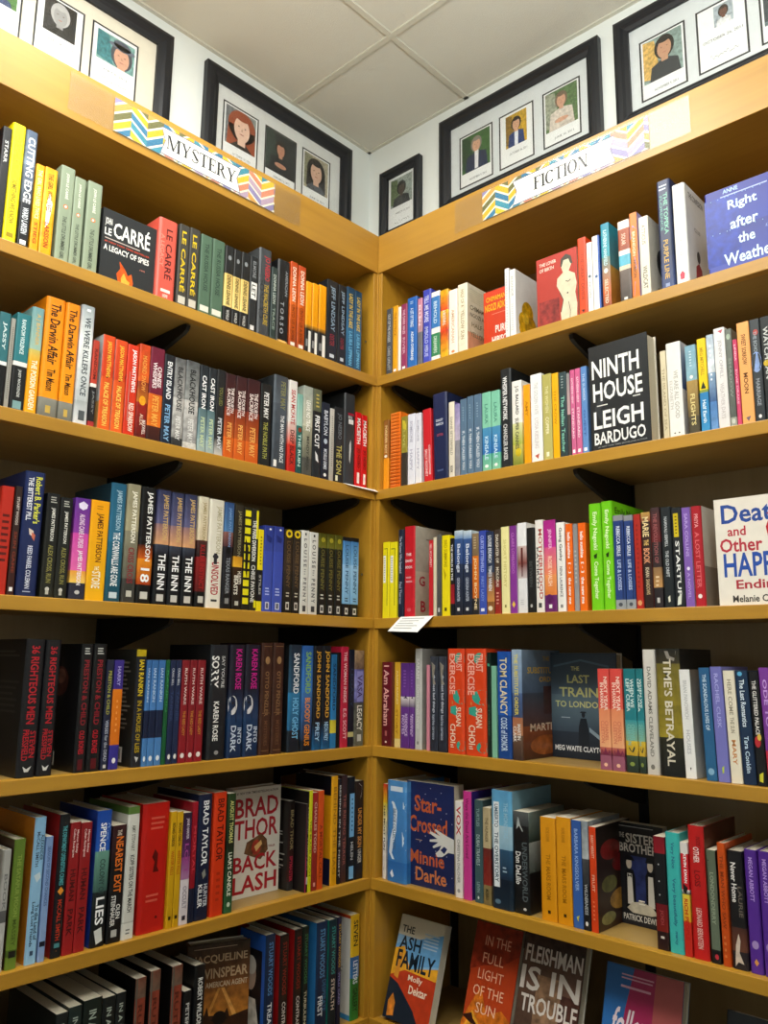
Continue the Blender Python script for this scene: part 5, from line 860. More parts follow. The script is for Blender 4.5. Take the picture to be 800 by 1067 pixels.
for a, b, n in ((473.5, 482, 'left'), (482.4, 491.6, 'right')):
    B('R3', a, b, 553, 'c8d8e0/6a8ab8:.1,34548c/2c4478:.4,24304c/20242e', f'indigo paperback with pale sky top, {n} of two', [('Belongs', .16, .5, 'd8e0f0', .5), ('GEORGINA HUNTER', .56, .84, 'b8c0d0', .34)]+lg('d8d8d8', .93, .3), mot=.1)
B('R3', 492, 498.8, 556, '8a7458/7a6448:.28,d8741c/c86414:.8,2a2a2c', 'brown and orange paperback with pale capitals', [('JOHN BOYNE', .3, .94, 'f0d8a8', .5), ('lines', .3, .7, .04, .2, 5, 'b8a888')], fc='b8a890')
B('R3', 499.3, 506.7, 553, '3448a4/3c54b4', 'royal blue paperback with slanted lettering', [('CURTIS SITTENFELD', .06, .5, 'a8b8f0', .44), ('FIRST LADY', .55, .85, '7a90d8', .4)]+lg('e8e8f4'))
B('R3', 507.2, 515, 554, '24304c/2c3850:.5,5a4a48/c88a48:.85,8a5a30', 'midnight blue paperback with amber foot', [('LOUISE ERDRICH', .05, .38, 'e4e8ee', .46), ('TIMES WHEN', .42, .72, 'e0e4ea', .46), ('e', .5, .93, .3, .03, 'e8dcc0')], mot=.1)
B('R3', 515.4, 522.2, 552, '40342c/4a3a30:.6,7a2420/9a2c24', 'dark brown paperback with red foot and tan capitals', [('DAUGHTER OF', .06, .4, 'e0d8c8', .44), ('MOLOKAI', .45, .68, 'e0d8c8', .44), ('lines', .3, .7, .74, .9, 4, 'd8a090')], mot=.15)
B('R3', 522.7, 531.2, 549, 'ece4a0/f0e8a8', 'pale yellow paperback', [('SHORT HISTORY', .15, .7, 'd0c478', .36), ('r', .4, .6, .9, .93, '8a8040')])
B('R3', 531.7, 539.2, 548, '7a3088/8a389a', 'violet purple paperback', [('CLAIRE LOMBARDO', .08, .55, 'b870c4', .4), ('p', [(.5, .86), (.75, .9), (.5, .94), (.25, .9)], 'e8c850')], fc='e8e0ec')
B('R3', 540, 549.5, 545, 'e8e8ea:.26,c8b4b0/8a4a44:.45,7a3c38/c8bcbc:.62,e4e4e6', 'white paperback with maroon misty figure', [('r', .4, .62, .28, .5, '5a2420', .3), ('r', .42, .48, .5, .6, '5a2420'), ('r', .54, .6, .5, .6, '5a2420'), ('lines', .3, .7, .85, .92, 3, 'c8c8cc')], mot=.06)
B('R3', 550, 558, 550, '1e2020', 'plain black paperback with faint lettering', [('BETWEEN', .4, .7, '4a4e4e', .4), ('e', .5, .92, .15, .02, 'b8b8b8')])
B('R3', 559, 567.3, 542, 'eae6e0', 'white paperback with red and dark block capitals', [('MOTHERHOOD', .1, .86, 'b84a3c', .46, .66), ('KATHRYN', .3, .74, '3a3a3a', .3, .28), ('r', .3, .7, .9, .95, '4a4a4a')])
B('R3', 567.8, 580.6, 542, 'a82484/c02c94:.3,d85a8c/f08a60:.6,f09a5c/e0803c:.82,6a2a6a', 'magenta to orange paperback with purple foot', [('JENNIFER', .1, .32, 'f0b8e0', .34), ('ROSIE WALSH', .4, .72, 'fbd8c0', .34), ('e', .4, .86, .3, .05, '5a1c5c', .4), ('e', .7, .9, .26, .04, '6a246a', .4), ('r', .35, .6, .92, .96, 'f0f0f0')], fc='3a2038', mot=.06)
B('R3', 581.2, 590, 544.5, 'f0eeea', 'bright white paperback with dark handwriting', [('Going Gatsby', .06, .44, '3a3a3e', .44), ('NINA LAURENCE', .5, .84, '6a6a6e', .32)]+lg('888', .94, .3))
for a, b, y, n in ((591, 598.4, 546, 'left'), (604.3, 612.3, 545, 'right')):
    B('R3', a, b, y, 'ec6410/f07018', f'{n} one of two bright orange paperbacks around grey one', [('hello sunshine', .1, .4, 'fff', .42), ('[ - ]', .45, .57, 'fff', .36), ('the new me', .62, .92, 'fff', .42)])
    if n == 'left': B('R3', 598.8, 603.9, 546, '8a8a8c/9a9a9c', 'grey paperback between the orange pair', [('lines', .3, .7, .3, .7, 8, 'b8b8b8')])
B('R3', 616, 628.8, 525, '6cc414/78d01c', 'tall lime green hardcover with white script, left of two', [('Emily Nagoski', .08, .44, 'e4f8c8', .44), ('p', [(.35, .49), (.65, .47), (.6, .52), (.4, .52)], '1c3a08'), ('Come Together', .55, .9, 'e4f8c8', .44)], hc=1)
B('R3', 629.3, 641, 522.5, '6cc414/78d01c', 'tall lime green hardcover with script right cover, right of two', [('Emily Nagoski', .08, .44, 'e4f8c8', .44), ('p', [(.35, .49), (.65, .47), (.6, .52), (.4, .52)], '1c3a08'), ('Come Together', .55, .9, 'e4f8c8', .44)], hc=1, front=[('t', 'Emily Nagoski', .1, .9, .05, .13, '1c3a08')])
for a, b, n in ((641.6, 652.3, 'left'), (652.9, 662.7, 'right')):
    B('R3', a, b, 537, '8a8c90:.06,28407c/2c4684:.9,9aa0a4', f'denim blue paperback with grey ends and white lettering, {n} of two', [('REBECCA SERLE', .12, .44, 'dce4f4', .36), ('r', .7, .9, .08, .9, '203468'), ('LIFE & LOSSES', .48, .8, 'b8c8e8', .36), ('e', .5, .95, .2, .02, '4a5058')], mot=.04)
B('R3', 663.4, 670.8, 536, 'a82820/b42c20', 'dull red paperback left of the block letter one', [('lines', .35, .65, .1, .8, 14, '8a1c18'), ('e', .5, .94, .3, .028, 'e0a068')])
B('R3', 671.4, 681.3, 534, 'c09a50/8a4a3c:.1,3a2420/2c1c1a', 'dark brown paperback with cream and coral block letters', [('MARIE', .05, .26, 'f0d8a0', .66), ('THE', .29, .35, 'e8c070', .5), ('BOOK', .38, .54, 'e8a078', .66), ('KHAN', .58, .68, 'e0d0b0', .4), ('SHADOWS', .7, .86, 'c8b088', .4)], fc='8a2c28')
B('R3', 681.8, 691.4, 529, '3c2c2e/6a2428:.35,34282a:.6,8a6a48/c09058:.8,2a2428', 'dark wine paperback with sandy lower picture', [('THE REVOLUTION OF', .06, .56, '9a5a5c', .44), ('lines', .3, .7, .68, .8, 3, 'e8d0a8'), ('r', .35, .65, .9, .95, 'c8c8c4')], mot=.15)
B('R3', 692, 703.4, 528.5, '22282c/1e2428', 'black paperback with white slanted lettering', [('NAMWALI SERPELL', .1, .4, 'c8ccd0', .28), ('THE OLD DRIFT', .44, .7, 'c8ccd0', .3), ('p', [(.4, .9), (.6, .88), (.62, .94), (.45, .95)], 'e8e4d0')], hc=1)
B('R3', 704, 714.2, 529, '22262a', 'black paperback with yellow label and white capitals', [('r', .2, .7, .06, .3, 'd0b81c'), ('lines', .35, .58, .08, .28, 6, '6a5c10'), ('STARTUP', .34, .9, 'e8e8e6', .42), ('p', [(.3, .9), (.7, .86), (.6, .97), (.2, .98)], 'e0e4d8')])
B('R3', 714.8, 724, 529, '7a58ac/8460b4', 'lavender purple paperback', [('SARA COLLINS', .06, .5, 'b8a0dc', .36), ('e', .5, .62, .18, .018, 'e8e0f4'), ('A NOVEL', .66, .92, 'b8a0dc', .32)], fc='c8b8d8')
B('R3', 724.6, 735.8, 527.5, 'a81c28/b4202c', 'crimson hardcover with pale lettering and white right cover', [('PRIYA', .08, .22, 'e8a0a4', .36), ('A LOST LETTER', .26, .82, 'd86a70', .42), ('e', .5, .9, .2, .022, 'f0e4e0')], hc=1, fc='dcd8d0/c8c0b4:.6,8a8078', d=.16, front=[('r', .45, .7, .24, .34, 'b8b4ac'), ('r', .45, .7, .38, .46, 'b8b4ac')])
Fo('R3', 749.5, 826, 521.5, 'e6ded2/ece6da', 'face-out cream book with hand drawn blue and red title', [('t', 'Death', .1, .98, .06, .24, '2a4a98'), ('t', 'and', .18, .44, .27, .36, 'b83040'), ('t', 'Other', .06, .66, .38, .51, 'b83040'), ('t', 'HAPPY', .1, .98, .52, .74, '2a50a8'), ('t', 'Endings', .26, .98, .77, .88, 'b02c3c'), ('t', 'Melanie Cantor', .2, .96, .91, .975, '44403c'),
    ('p', [(.72, .3), (.8, .18), (.96, .16), (.98, .46), (.76, .46)], 'c02030'), ('p', [(.76, .46), (.98, .46), (.98, .5), (.78, .5)], '2a50a8'), ('p', [(.74, .18), (.9, .1), (.99, .14), (.99, .2)], 'c02030')], t=.026, a=.01)
# fourth fiction shelf
B('R4', 396.5, 407.2, 690, '6a1420/5a101c', 'maroon hardcover with pink script nearest the corner', [('I Am Abraham', .04, .76, 'e8b0a8', .5), ('r', .4, .6, .82, .88, 'a8605c'), ('e', .5, .95, .1, .012, 'e8e0d8')], hc=1)
B('R4', 407.6, 409.8, 690, '6a3a1c', 'very thin brown paperback')
B('R4', 410.2, 416.2, 690, 'dca82c/d8a834:.9,e8d08a', 'golden yellow paperback', [('JULIAN BARNES', .1, .5, 'f0d890', .4), ('STORY', .56, .85, 'b07c14', .4)])
for a, b, n in ((416.7, 426, 'wider left'), (426.4, 431, 'narrower right')):
    B('R4', a, b, 691, '5a3080/6a3a90:.4,e4dcdc/6a5a78:.52,6a3a8c/5c3080', f'purple paperback with white skyline band, {n} one of two', [('p', [(0, .42), (.2, .36), (.4, .42), (.6, .38), (.8, .42), (1, .37), (1, .52), (0, .52)], '4a3a58'), ('RESIDENCE', .6, .86, 'd0b8e0', .3, .66), ('NOTES', .62, .84, 'd0b8e0', .3, .34), ('lines', .35, .65, .08, .3, 6, '8a60b0')])
B('R4', 431.6, 438.8, 676, 'b8b8b4/c4c4c0', 'tall pale grey hardcover with grey right cover', [('SARAH', .1, .3, 'e0e0dc', .4), ('SOMETHING NEW', .36, .8, 'dededa', .36), ('r', .35, .65, .92, .95, '8a8a88')], hc=1, fc='8c8c88/9a9890', mot=.06, front=[('e', .45, .14, .2, .09, '6a6a68', .3)])
B('R4', 444, 447.2, 693, 'd88a9c', 'thin pink paperback beside the dark pair', a=.012)
for a, b, n in ((447.8, 455.8, 'left'), (456.4, 465.2, 'right')):
    B('R4', a, b, 684, '383c46/2c303c', f'charcoal marbled paperback with white handwriting, {n} of two', [('the best bad things', .2, .6, 'c8ccd8', .4), ('katrina carrasco', .62, .88, 'a8b0c0', .36), ('p', [(.2, .06), (.7, .1), (.5, .24), (.8, .3), (.4, .3)], '8a8478', .4)], mot=.3)
for a, b, n in ((466, 483.6, 'left'), (484.5, 506.6, 'right')):
    B('R4', a, b, 676, 'd8421c/dc4820', f'{n} of two orange red hardcovers with teal blobs', [('e', .8, .46, .45, .07, '3aa08c'), ('e', .75, .1, .3, .06, '3aa08c'), ('e', .85, .92, .3, .05, '3aa08c'), ('p', [(.2, .56), (.9, .52), (1, .6), (.5, .64), (.2, .62)], '3aa08c'), ('p', [(.3, .5), (1, .68), (1, .71), (.28, .53)], 'c8884a'), ('TRUST', .05, .22, 'f0b0a0', .34, .72), ('EXERCISE', .05, .44, 'f0b0a0', .34, .32), ('SUSAN', .56, .74, 'f4d8c0', .3, .68), ('CHOI', .72, .9, 'f4d8c0', .32, .34), ('lines', .2, .4, .91, .95, 2, 'f4d8c0')], hc=1, a=.006)
B('R4', 507.2, 512, 680, '14241f/1c2c24', 'narrow dark green hardcover with ornate top', [('p', [(.1, .04), (.9, .03), (.8, .14), (.2, .13)], '3a9a7a'), ('STORIES', .5, .8, '3a5a48', .4)], hc=1)
B('R4', 512.4, 517.8, 694, '78b498/80bca0', 'slim mint green paperback')
B('R4', 518.4, 533, 679, '1c4c9c/2058b0:.6,1a448c/1c4488', 'cobalt blue hardcover with cream capitals', [('TOM CLANCY', .06, .6, 'e0d0a8', .52), ('CODE of HONOR', .62, .93, 'c8dcf0', .46)], hc=1)
B('R4', 533.6, 544.6, 677, '9ab0c8/6a84a8:.4,4a608c/3c4c70:.62,a86a4c/b8805c:.78,6a5040/3a2c28', 'misty blue hardcover with red brown picture on right cover', [('THE SUBSTITUTE ORDER', .04, .6, 'e0d058', .36), ('MARTIN', .68, .82, 'f0e8e0', .32, .7), ('CLARK', .7, .84, 'f0e8e0', .32, .3)], hc=1, d=.165,
  fc='7a90a8/4a5c78:.4,3c4458/5a3c34:.7,8a4c2c/4a2c20', mot=.1, front=[('t', 'THE', .55, .72, .06, .1, 'd8b040'), ('t', 'SUBSTITUTE', .15, .95, .16, .22, 'd8b040'), ('t', 'ORDER', .45, .9, .25, .3, 'd8b040'), ('r', .55, 1, .34, .6, '4a2c28', .3), ('t', 'MARTIN', .2, .9, .68, .75, 'e0c8b0'), ('e', .6, .88, .4, .09, 'a05a28', .4)])
Fo('R4', 571.8, 646, 680.5, '3a4a5c/5a7084:.4,6a8494/3a4a5a:.75,2a3644/1c242e', 'face-out misty blue book with pale yellow title and walking man', [('p', [(.1, .12), (.5, .06), (.9, .12), (.9, .14), (.5, .08), (.1, .14)], '5a7890'), ('t', 'THE', .36, .48, .13, .17, 'd8dc98'), ('t', 'LAST', .3, .62, .21, .29, 'd8dc98'), ('t', 'TRAIN', .18, .74, .33, .42, 'd8dc98'), ('t', 'TO LONDON', .12, .82, .46, .52, 'd8dc98'), ('lines', .2, .36, .61, .63, 1, 'a8b8c4'),
    ('p', [(.44, .88), (.45, .7), (.48, .62), (.56, .62), (.59, .72), (.6, .88), (.56, .94), (.5, .94)], '1c242e'), ('e', .52, .585, .025, .028, '1c242e'), ('p', [(.47, .57), (.57, .57), (.55, .555), (.49, .555)], '1c242e'), ('p', [(.6, .7), (1, .9), (1, .94), (.6, .74)], '8aa0b0', .2), ('t', 'MEG WAITE CLAYTON', .1, .84, .88, .93, 'e8ecee')], t=.03, a=.135, hc=1, matte=1)
for a, b, n in ((625.5, 637.6, 'left'), (638.2, 651.3, 'right')):
    B('R4', a, b, 697, 'd84a44/e05a4c:.4,e88a60/f0b080:.78,c86a5c/6a2c44:.86,9a5a70', f'coral paperback with peach glow and plum skyline, {n} of two', [('NEXT YEAR', .08, .42, 'fbe0d0', .3, .68), ('IN HAVANA', .14, .4, 'fbe0d0', .3, .34), ('CHANEL', .52, .72, 'd8785c', .3, .68), ('CLEETON', .52, .74, 'd8785c', .3, .34), ('p', [(0, .86), (.2, .8), (.35, .84), (.5, .78), (.7, .84), (.85, .8), (1, .85), (1, .9), (0, .9)], '7a2c48'), ('e', .5, .95, .16, .018, 'f0c0a0')], d=.115)
for a, b, n in ((653, 665.7, 'wider left'), (666.2, 673.4, 'narrower right')):
    B('R4', a, b, 697, '1f7078/28808a:.5,3a98a0/8ab090:.7,d8b83a/c8a030:.84,3a4a38/24302c', f'{n} one of two teal paperbacks with dark foot', [('WHEN WE', .1, .38, 'd8ece8', .3, .68), ('LEFT CUBA', .1, .42, 'd8ece8', .3, .34), ('CHANEL', .54, .7, '7ac0b8', .3, .66), ('CLEETON', .54, .74, '7ac0b8', .3, .34), ('p', [(0, .8), (.3, .76), (.5, .8), (.7, .75), (1, .8), (1, .86), (0, .86)], '2a3a34'), ('e', .5, .92, .2, .02, '8a9a4a')], d=.115)
B('R4', 674, 687.4, 677, 'd8d4cc/ccc8c0', 'tall white hardcover with grey capitals', [('DAVID ADAMS CLEVELAND', .14, .86, '77746c', .3), ('e', .5, .94, .16, .02, '77746c')], hc=1)
B('R4', 688, 713.5, 676, '1c1c18/3a3424:.12,6a6028/8a7c28:.45,7a6e24/9a8a2c:.7,2c2c20/14161a', 'very thick black and olive gold hardcover with white capitals', [("TIME'S BETRAYAL", .08, .92, 'dcd4c0', .34), ('p', [(.4, .02), (.9, .02), (.8, .1), (.5, .08)], '8a847c')], hc=1, mot=.2, d=.16, fc='1c1c1c')
B('R4', 714.5, 726, 698, 'e8e8e6/f0f0ee', 'white paperback with pale grey lettering', [('BRIAN PANOWICH', .1, .46, 'c0c0c0', .36), ('HOUSES', .56, .78, 'c0c0c4', .36), ('p', [(.45, .9), (.6, .9), (.52, .93)], '444')], fc='8a7a68/d0d0cc', lean=1.)
B('R4', 736, 747.6, 696, '2a5c88/2c6490', 'steel blue paperback with white lettering', [('THE SCANDALOUS LIVES OF', .06, .56, 'c8dcec', .34), ('e', .5, .92, .28, .03, '8ab4d0')], lean=1.2, fc='244c70')
B('R4', 748.4, 760.8, 695, '7070b8/7a7ac4', 'periwinkle paperback with small green mark', [('RACHEL CUSK', .06, .54, 'a8a8e0', .34), ('p', [(.4, .88), (.6, .86), (.55, .92), (.42, .93)], 'b8d048')], lean=1.2)
B('R4', 762, 774.2, 699, 'e4dcc8/ece4d0', 'cream paperback with stencil lettering', [('HERE COME', .08, .4, '9a927c', .36), ('THE SUN', .42, .56, '9a927c', .36), ('MARY', .62, .84, 'd08a4a', .36)], lean=1.2)
B('R4', 775, 788.4, 699, '1c3450/1a2c48', 'navy paperback with white handwritten title', [('The Last Romantics', .08, .5, 'e0ecf4', .4), ('Tara Conklin', .58, .9, 'c8dcec', .36), ('e', .4, .03, .2, .02, '5aa8d0')], lean=1.2)
B('R4', 789.2, 800, 700, '17171a', 'black paperback with yellow foot mark', [('THE GLITTERED PALACE', .08, .56, 'e4e0dc', .4), ('e', .4, .62, .3, .05, 'b82c34'), ('e', .6, .58, .2, .03, 'e0c050'), ('p', [(.3, .9), (.7, .88), (.6, .97), (.25, .96)], 'd0cc38')], lean=1.2)
B('R4', 800.8, 812, 696, '7a3c98/7a3c98:.7,c83048', 'purple paperback cut by the right picture edge', [('ODE TO', .1, .5, 'c8a0e0', .4)], lean=1.2)
# fifth fiction shelf
B('R5', 398, 401.7, 817, 'c82c20/e0b020:.2,d8c040/e8e4d8:.6,e0d8d0', 'thin multicoloured paperback against the end panel', [('THE MOST FUN', .22, .7, '2a2a2a', .5)], mot=.2)
B('R5', 402.2, 422.6, 814, '4a88c4/5a9ad4:.1,4a8ccc/3c7cc0:.8,2a6ab4/3a7abc', 'sky blue hardcover with white scroll on rounded spine', [('r', .05, .97, .055, .105, 'd8e4f0'), ('p', [(.1, .17), (.4, .22), (.55, .3), (.5, .5), (.36, .62), (.28, .72), (.42, .78), (.3, .78), (.14, .72), (.2, .58), (.34, .46), (.36, .3), (.3, .24)], 'dce8f4'), ('BRIDGE COLLECTION', .28, .68, '4a6a8c', .16, .4), ('p', [(.84, .2), (.98, .22), (.9, .26), (.98, .3), (.84, .27)], 'c8dcf0'), ('p', [(.8, .5), (.98, .47), (.88, .58), (.98, .68), (.82, .64)], 'c8dcf0'), ('p', [(.2, .92), (.3, .88), (.4, .94), (.3, .96)], 'e8f0f8')], hc=1, mot=.06, d=.15, a=.010)
Fo('R5', 423.2, 473.4, 813, '1c2a5c/1a2654', 'face-out navy book with copper title and white hand', [('t', 'Star-', .17, .74, .13, .29, 'c05c34'), ('t', 'Crossed', .06, .86, .33, .49, 'c05c34'), ('t', 'Minnie', .08, .8, .66, .79, 'c05c34'), ('t', 'Darke', .2, .84, .82, .95, 'c87848'),
    ('p', [(1, .5), (.86, .48), (.76, .46), (.62, .43), (.6, .445), (.72, .49), (.52, .46), (.49, .48), (.66, .52), (.5, .54), (.5, .56), (.68, .55), (.56, .6), (.58, .615), (.74, .575), (.7, .62), (.62, .66), (.66, .69), (.76, .68), (.88, .63), (1, .63)], 'd8d8d4'),
    ('p', [(.72, .62), (.8, .58), (.86, .6), (.8, .65)], '1c2a5c'), ('r', .2, .34, .56, .565, 'c8a890')]+[('e', .08+.11*((i*29) % 9), .05+.031*((i*17) % 29), .007, .005, 'd0d4e4') for i in range(30)], t=.02, a=.028)
Fo('R5', 440, 478, 813.5, 'd0ccc0', 'white book half hidden behind navy face-out', [('lines', .2, .8, .1, .4, 5, 'b0aca0')], t=.02, a=.052)
B('R5', 474.2, 481.8, 835, 'e4e0dc', 'white paperback with bold red vertical letters', [('VOX', .05, .36, 'b81c28', .62), ('CHRISTINA DALCHER', .4, .85, '8a8a88', .36), ('e', .5, .93, .2, .02, '9a9a98')])
B('R5', 482.3, 491, 825, 'c8388c/cc4092', 'magenta hardcover with violet right cover', [('Ways the Dead Are Loved', .06, .62, '7a1c54', .5)], hc=1, fc='3a2c84')
B('R5', 494.2, 503, 834, '3a5458/405c60', 'grey teal hardcover with small pale lettering', [('TURTLES', .08, .26, '8aa4a4', .36), ('DUBAI TRAVELS', .34, .64, 'a8bcbc', .4), ('LEVIN', .8, .9, '8aa4a4', .36), ('e', .5, .95, .1, .015, 'd8e0e0')], hc=1, fc='2c4044')
B('R5', 503.5, 511.8, 842, 'b8a884/c0b088:.42,6a2c28/8a3028:.8,8a7a50/7a6c44', 'tan paperback with dark red torn patch', [('e', .6, .6, .5, .1, '7a2420', .3), ('THE HUNGER', .1, .36, '6a5c40', .4), ('MUNRO', .84, .95, '3a3420', .4)], mot=.1)
B('R5', 512.5, 534.4, 824, '5a9cc8/6ab0d4:.3,a8c8d8/88b0c8:.5,2c5474/182c40:.75,14202e/1a2c3c', 'very thick hardcover from sky blue to midnight with white label', [('r', .12, .4, .1, .82, 'e4ecf0'), ('UMBERTO', .12, .32, '4a6a80', .18, .26), ('THE OVERSTORY', .36, .78, '3a5468', .18, .26), ('THE MONSTERS', .1, .4, '9ac8e0', .2, .72), ('lines', .55, .75, .64, .7, 2, 'a8c0d0'), ('e', .3, .94, .14, .02, '5a7a90')], hc=1, fc='8ab4c8/4a7088:.5,24384a/1c2c38', mot=.06, d=.165, a=.012)
B('R5', 536, 552.2, 846, '5a5f60/34383a:.14,16181a:.9,1a1c1c', 'black and grey paperback with slanted white author lettering', [('p', [(0, .04), (.3, .06), (.2, .18), (.4, .14), (.6, .2), (1, .08), (1, 0), (0, 0)], 'a0a8a8', .3), ('Don DeLillo', .4, .72, 'e8e8e6', .34, .3), ('UNDERWORLD', .3, .88, '5a6468', .34, .72), ('e', .7, .95, .1, .014, 'c8c8c8')], fc='8a9c94/2c4038:.3,a8b0ac/4a5450:.6,14161a', mot=.12, d=.15)
for a, b, n in ((564.5, 580.5, 'left'), (581.3, 596.8, 'right')):
    B('R5', a, b, 852, 'e0981c/dc9414', f'thick golden orange paperback, {n} of two', [('RACHEL KUSHNER', .1, .24, 'b87410', .24), ('THE MARS ROOM', .36, .8, 'b0700c', .3), ('r', .42, .6, .9, .93, '3a2408')])
B('R5', 597.5, 607.8, 855, '3058a0/3864b0', 'medium blue paperback with pale lettering', [('BARBARA KINGSOLVER', .08, .66, '9ab8e8', .36), ('p', [(.35, .9), (.65, .88), (.5, .94)], 'd0c848')])
B('R5', 608.2, 615.4, 856, '8a949c/a8b0b4:.35,4a4c50/2c2e32:.6,1c1d20', 'grey sky over black photographic paperback', [('WILDERNESS', .58, .86, 'b8bcc0', .46), ('e', .5, .94, .2, .02, 'e0e0e0')], mot=.3)
B('R5', 616.2, 623.6, 862, 'd8441c/d04018', 'orange red paperback with dark floral right cover', [('BARRY MERRITT', .08, .3, 'f0b8a0', .4), ('FRUIT', .46, .62, 'f0b8a0', .4), ('lines', .35, .65, .7, .9, 5, 'e88058')], fc='241c18/3a241c', mot=.1, d=.15,
  front=[('e', .4, .25, .28, .1, '8a2420', .4), ('e', .7, .4, .26, .09, '7a1c20', .4), ('e', .35, .58, .22, .08, '6a6a38', .4), ('e', .65, .75, .3, .1, 'a8803a', .4), ('e', .3, .9, .2, .06, '8a8a5a', .4)])
Fo('R5', 645.5, 695, 856, '1a1c20/202228', 'face-out black book with two suited men over a skull', [('lines', .06, .9, .025, .045, 1, 'a8a8a8'), ('t', 'THE', .05, .17, .1, .15, 'd8d4cc'), ('t', 'SISTERS', .2, .92, .1, .195, 'd8d4cc'), ('t', 'BROTHERS', .05, .95, .2, .29, 'd8d4cc'), ('r', .3, .64, .32, .8, '2a3468', .4),
    ('p', [(.16, .86), (.16, .5), (.2, .46), (.34, .46), (.38, .52), (.38, .86)], '101114'), ('p', [(.2, .8), (.21, .5), (.31, .5), (.33, .8)], 'dad6cc'), ('e', .255, .4, .06, .055, 'd0c4b0'), ('p', [(.16, .37), (.2, .32), (.33, .33), (.38, .37)], '101114'), ('p', [(.22, .5), (.26, .52), (.3, .5), (.3, .54), (.26, .525), (.22, .54)], '101114'),
    ('p', [(.6, .86), (.6, .5), (.64, .46), (.8, .46), (.84, .52), (.84, .86)], '101114'), ('p', [(.64, .8), (.66, .5), (.76, .5), (.78, .8)], 'dad6cc'), ('e', .71, .4, .06, .055, 'd0c4b0'), ('p', [(.61, .37), (.65, .32), (.78, .33), (.83, .37)], '101114'),
    ('p', [(.18, .84), (.3, .78), (.5, .76), (.72, .79), (.84, .86), (.7, .88), (.3, .88)], 'c8c0ac', .2), ('lines', .44, .58, .74, .8, 2, 'e8e4d8'), ('t', 'PATRICK DEWITT', .1, .92, .895, .955, 'd8d4cc')], t=.022, a=.118)
B('R5', 685, 697.3, 872, '7a1420/8a1824:.15,17181b:.6,6a141c/7a2018:.84,2c1818', 'dark red and black paperback with small white marks', [('e', .4, .25, .06, .008, 'c8c8c8'), ('e', .4, .4, .06, .008, 'c8c8c8'), ('e', .4, .52, .06, .008, 'c8c8c8'), ('JODI', .65, .78, 'a84a4c', .34), ('r', .35, .65, .88, .9, 'd8d0c8')], d=.098)
B('R5', 697.8, 713, 868, '3cb4b0/40b8b4', 'turquoise hardcover with slanted blue handwriting', [('Very Nice', .08, .3, '2a6a88', .3), ('Very beautifully', .38, .78, '2a6a88', .3), ('marcy', .82, .93, '2a6a88', .22)], hc=1, d=.098)
B('R5', 713.6, 721.8, 878, 'e0dcd8:.1,d0202c:.42,e8e4e0/2a2a2a:.46,e8d048/d89c20:.7,d03020/c02820', 'white, red and yellow patched paperback', [('KEVIN', .1, .22, 'fff', .4, .6), ('KWAN', .24, .36, 'fff', .4, .6), ('RICH PEOPLE', .5, .86, 'c02418', .5), ('p', [(.2, .36), (.8, .4), (.6, .46), (.2, .44)], '1c1c1c')])
B('R5', 722.5, 739.7, 861, 'bc1c1c/c42020', 'tall thick scarlet hardcover with pale lettering', [('INSIDE THE', .08, .2, '7a1010', .26, .66), ('OTHER', .16, .28, 'f4dcd8', .36), ('LOSS', .34, .46, '7a1010', .36), ('LEONARD BERNSTEIN', .62, .92, 'e8b8b0', .34)], hc=1, fc='5a2c20/8a6a50:.5,4a3428', d=.16)
B('R5', 741.5, 751.5, 886, '5a6654/667260:.88,17181a', 'sage and black hardcover', [('p', [(0, 0), (1, 0), (1, .1), (.15, .1), (.1, .9), (0, .92)], '17181a'), ('LONDONDERRY', .2, .66, '98a48c', .4), ('e', .6, .94, .2, .024, 'b83040')], fc='141414')
B('R5', 753, 762.5, 879, 'c85018/c04a14', 'rust orange hardcover with worn dark lettering', [('THE MAN WHO SAW', .1, .7, '8a3410', .4), ('lines', .3, .6, .75, .95, 4, 'd87a40')], hc=1, mot=.15)
B('R5', 763.2, 780.2, 887, '17171a/1c1a1c:.65,4a2c24/6a4030:.85,2a2428', 'black hardcover with white slanted title and pale figure', [('Never Home', .1, .44, 'e8e4e0', .34, .4), ('LAURIE', .3, .56, '6a6058', .26, .75), ('p', [(.3, .8), (.5, .7), (.6, .76), (.5, .86), (.75, .95), (.4, .94), (.2, .98), (.25, .88)], 'd0c0b0', .2)], hc=1, mot=.05)
B('R5', 782, 796, 886, '50288c/5a3098', 'purple hardcover with pale swirl, left of two', [('MEGAN ABBOTT', .06, .42, 'b898e0', .32), ('e', .5, .77, .26, .034, 'a890c8'), ('p', [(.5, .88), (.7, .91), (.5, .94), (.35, .91)], 'e0a050')], hc=1)
B('R5', 797, 811, 888, '50288c/5a3098', 'purple hardcover, right of two, cut by right picture edge', [('MEGAN ABBOTT', .06, .42, 'b898e0', .32), ('e', .5, .77, .26, .034, 'a890c8'), ('p', [(.5, .88), (.7, .91), (.5, .94), (.35, .91)], 'e0a050')], hc=1)
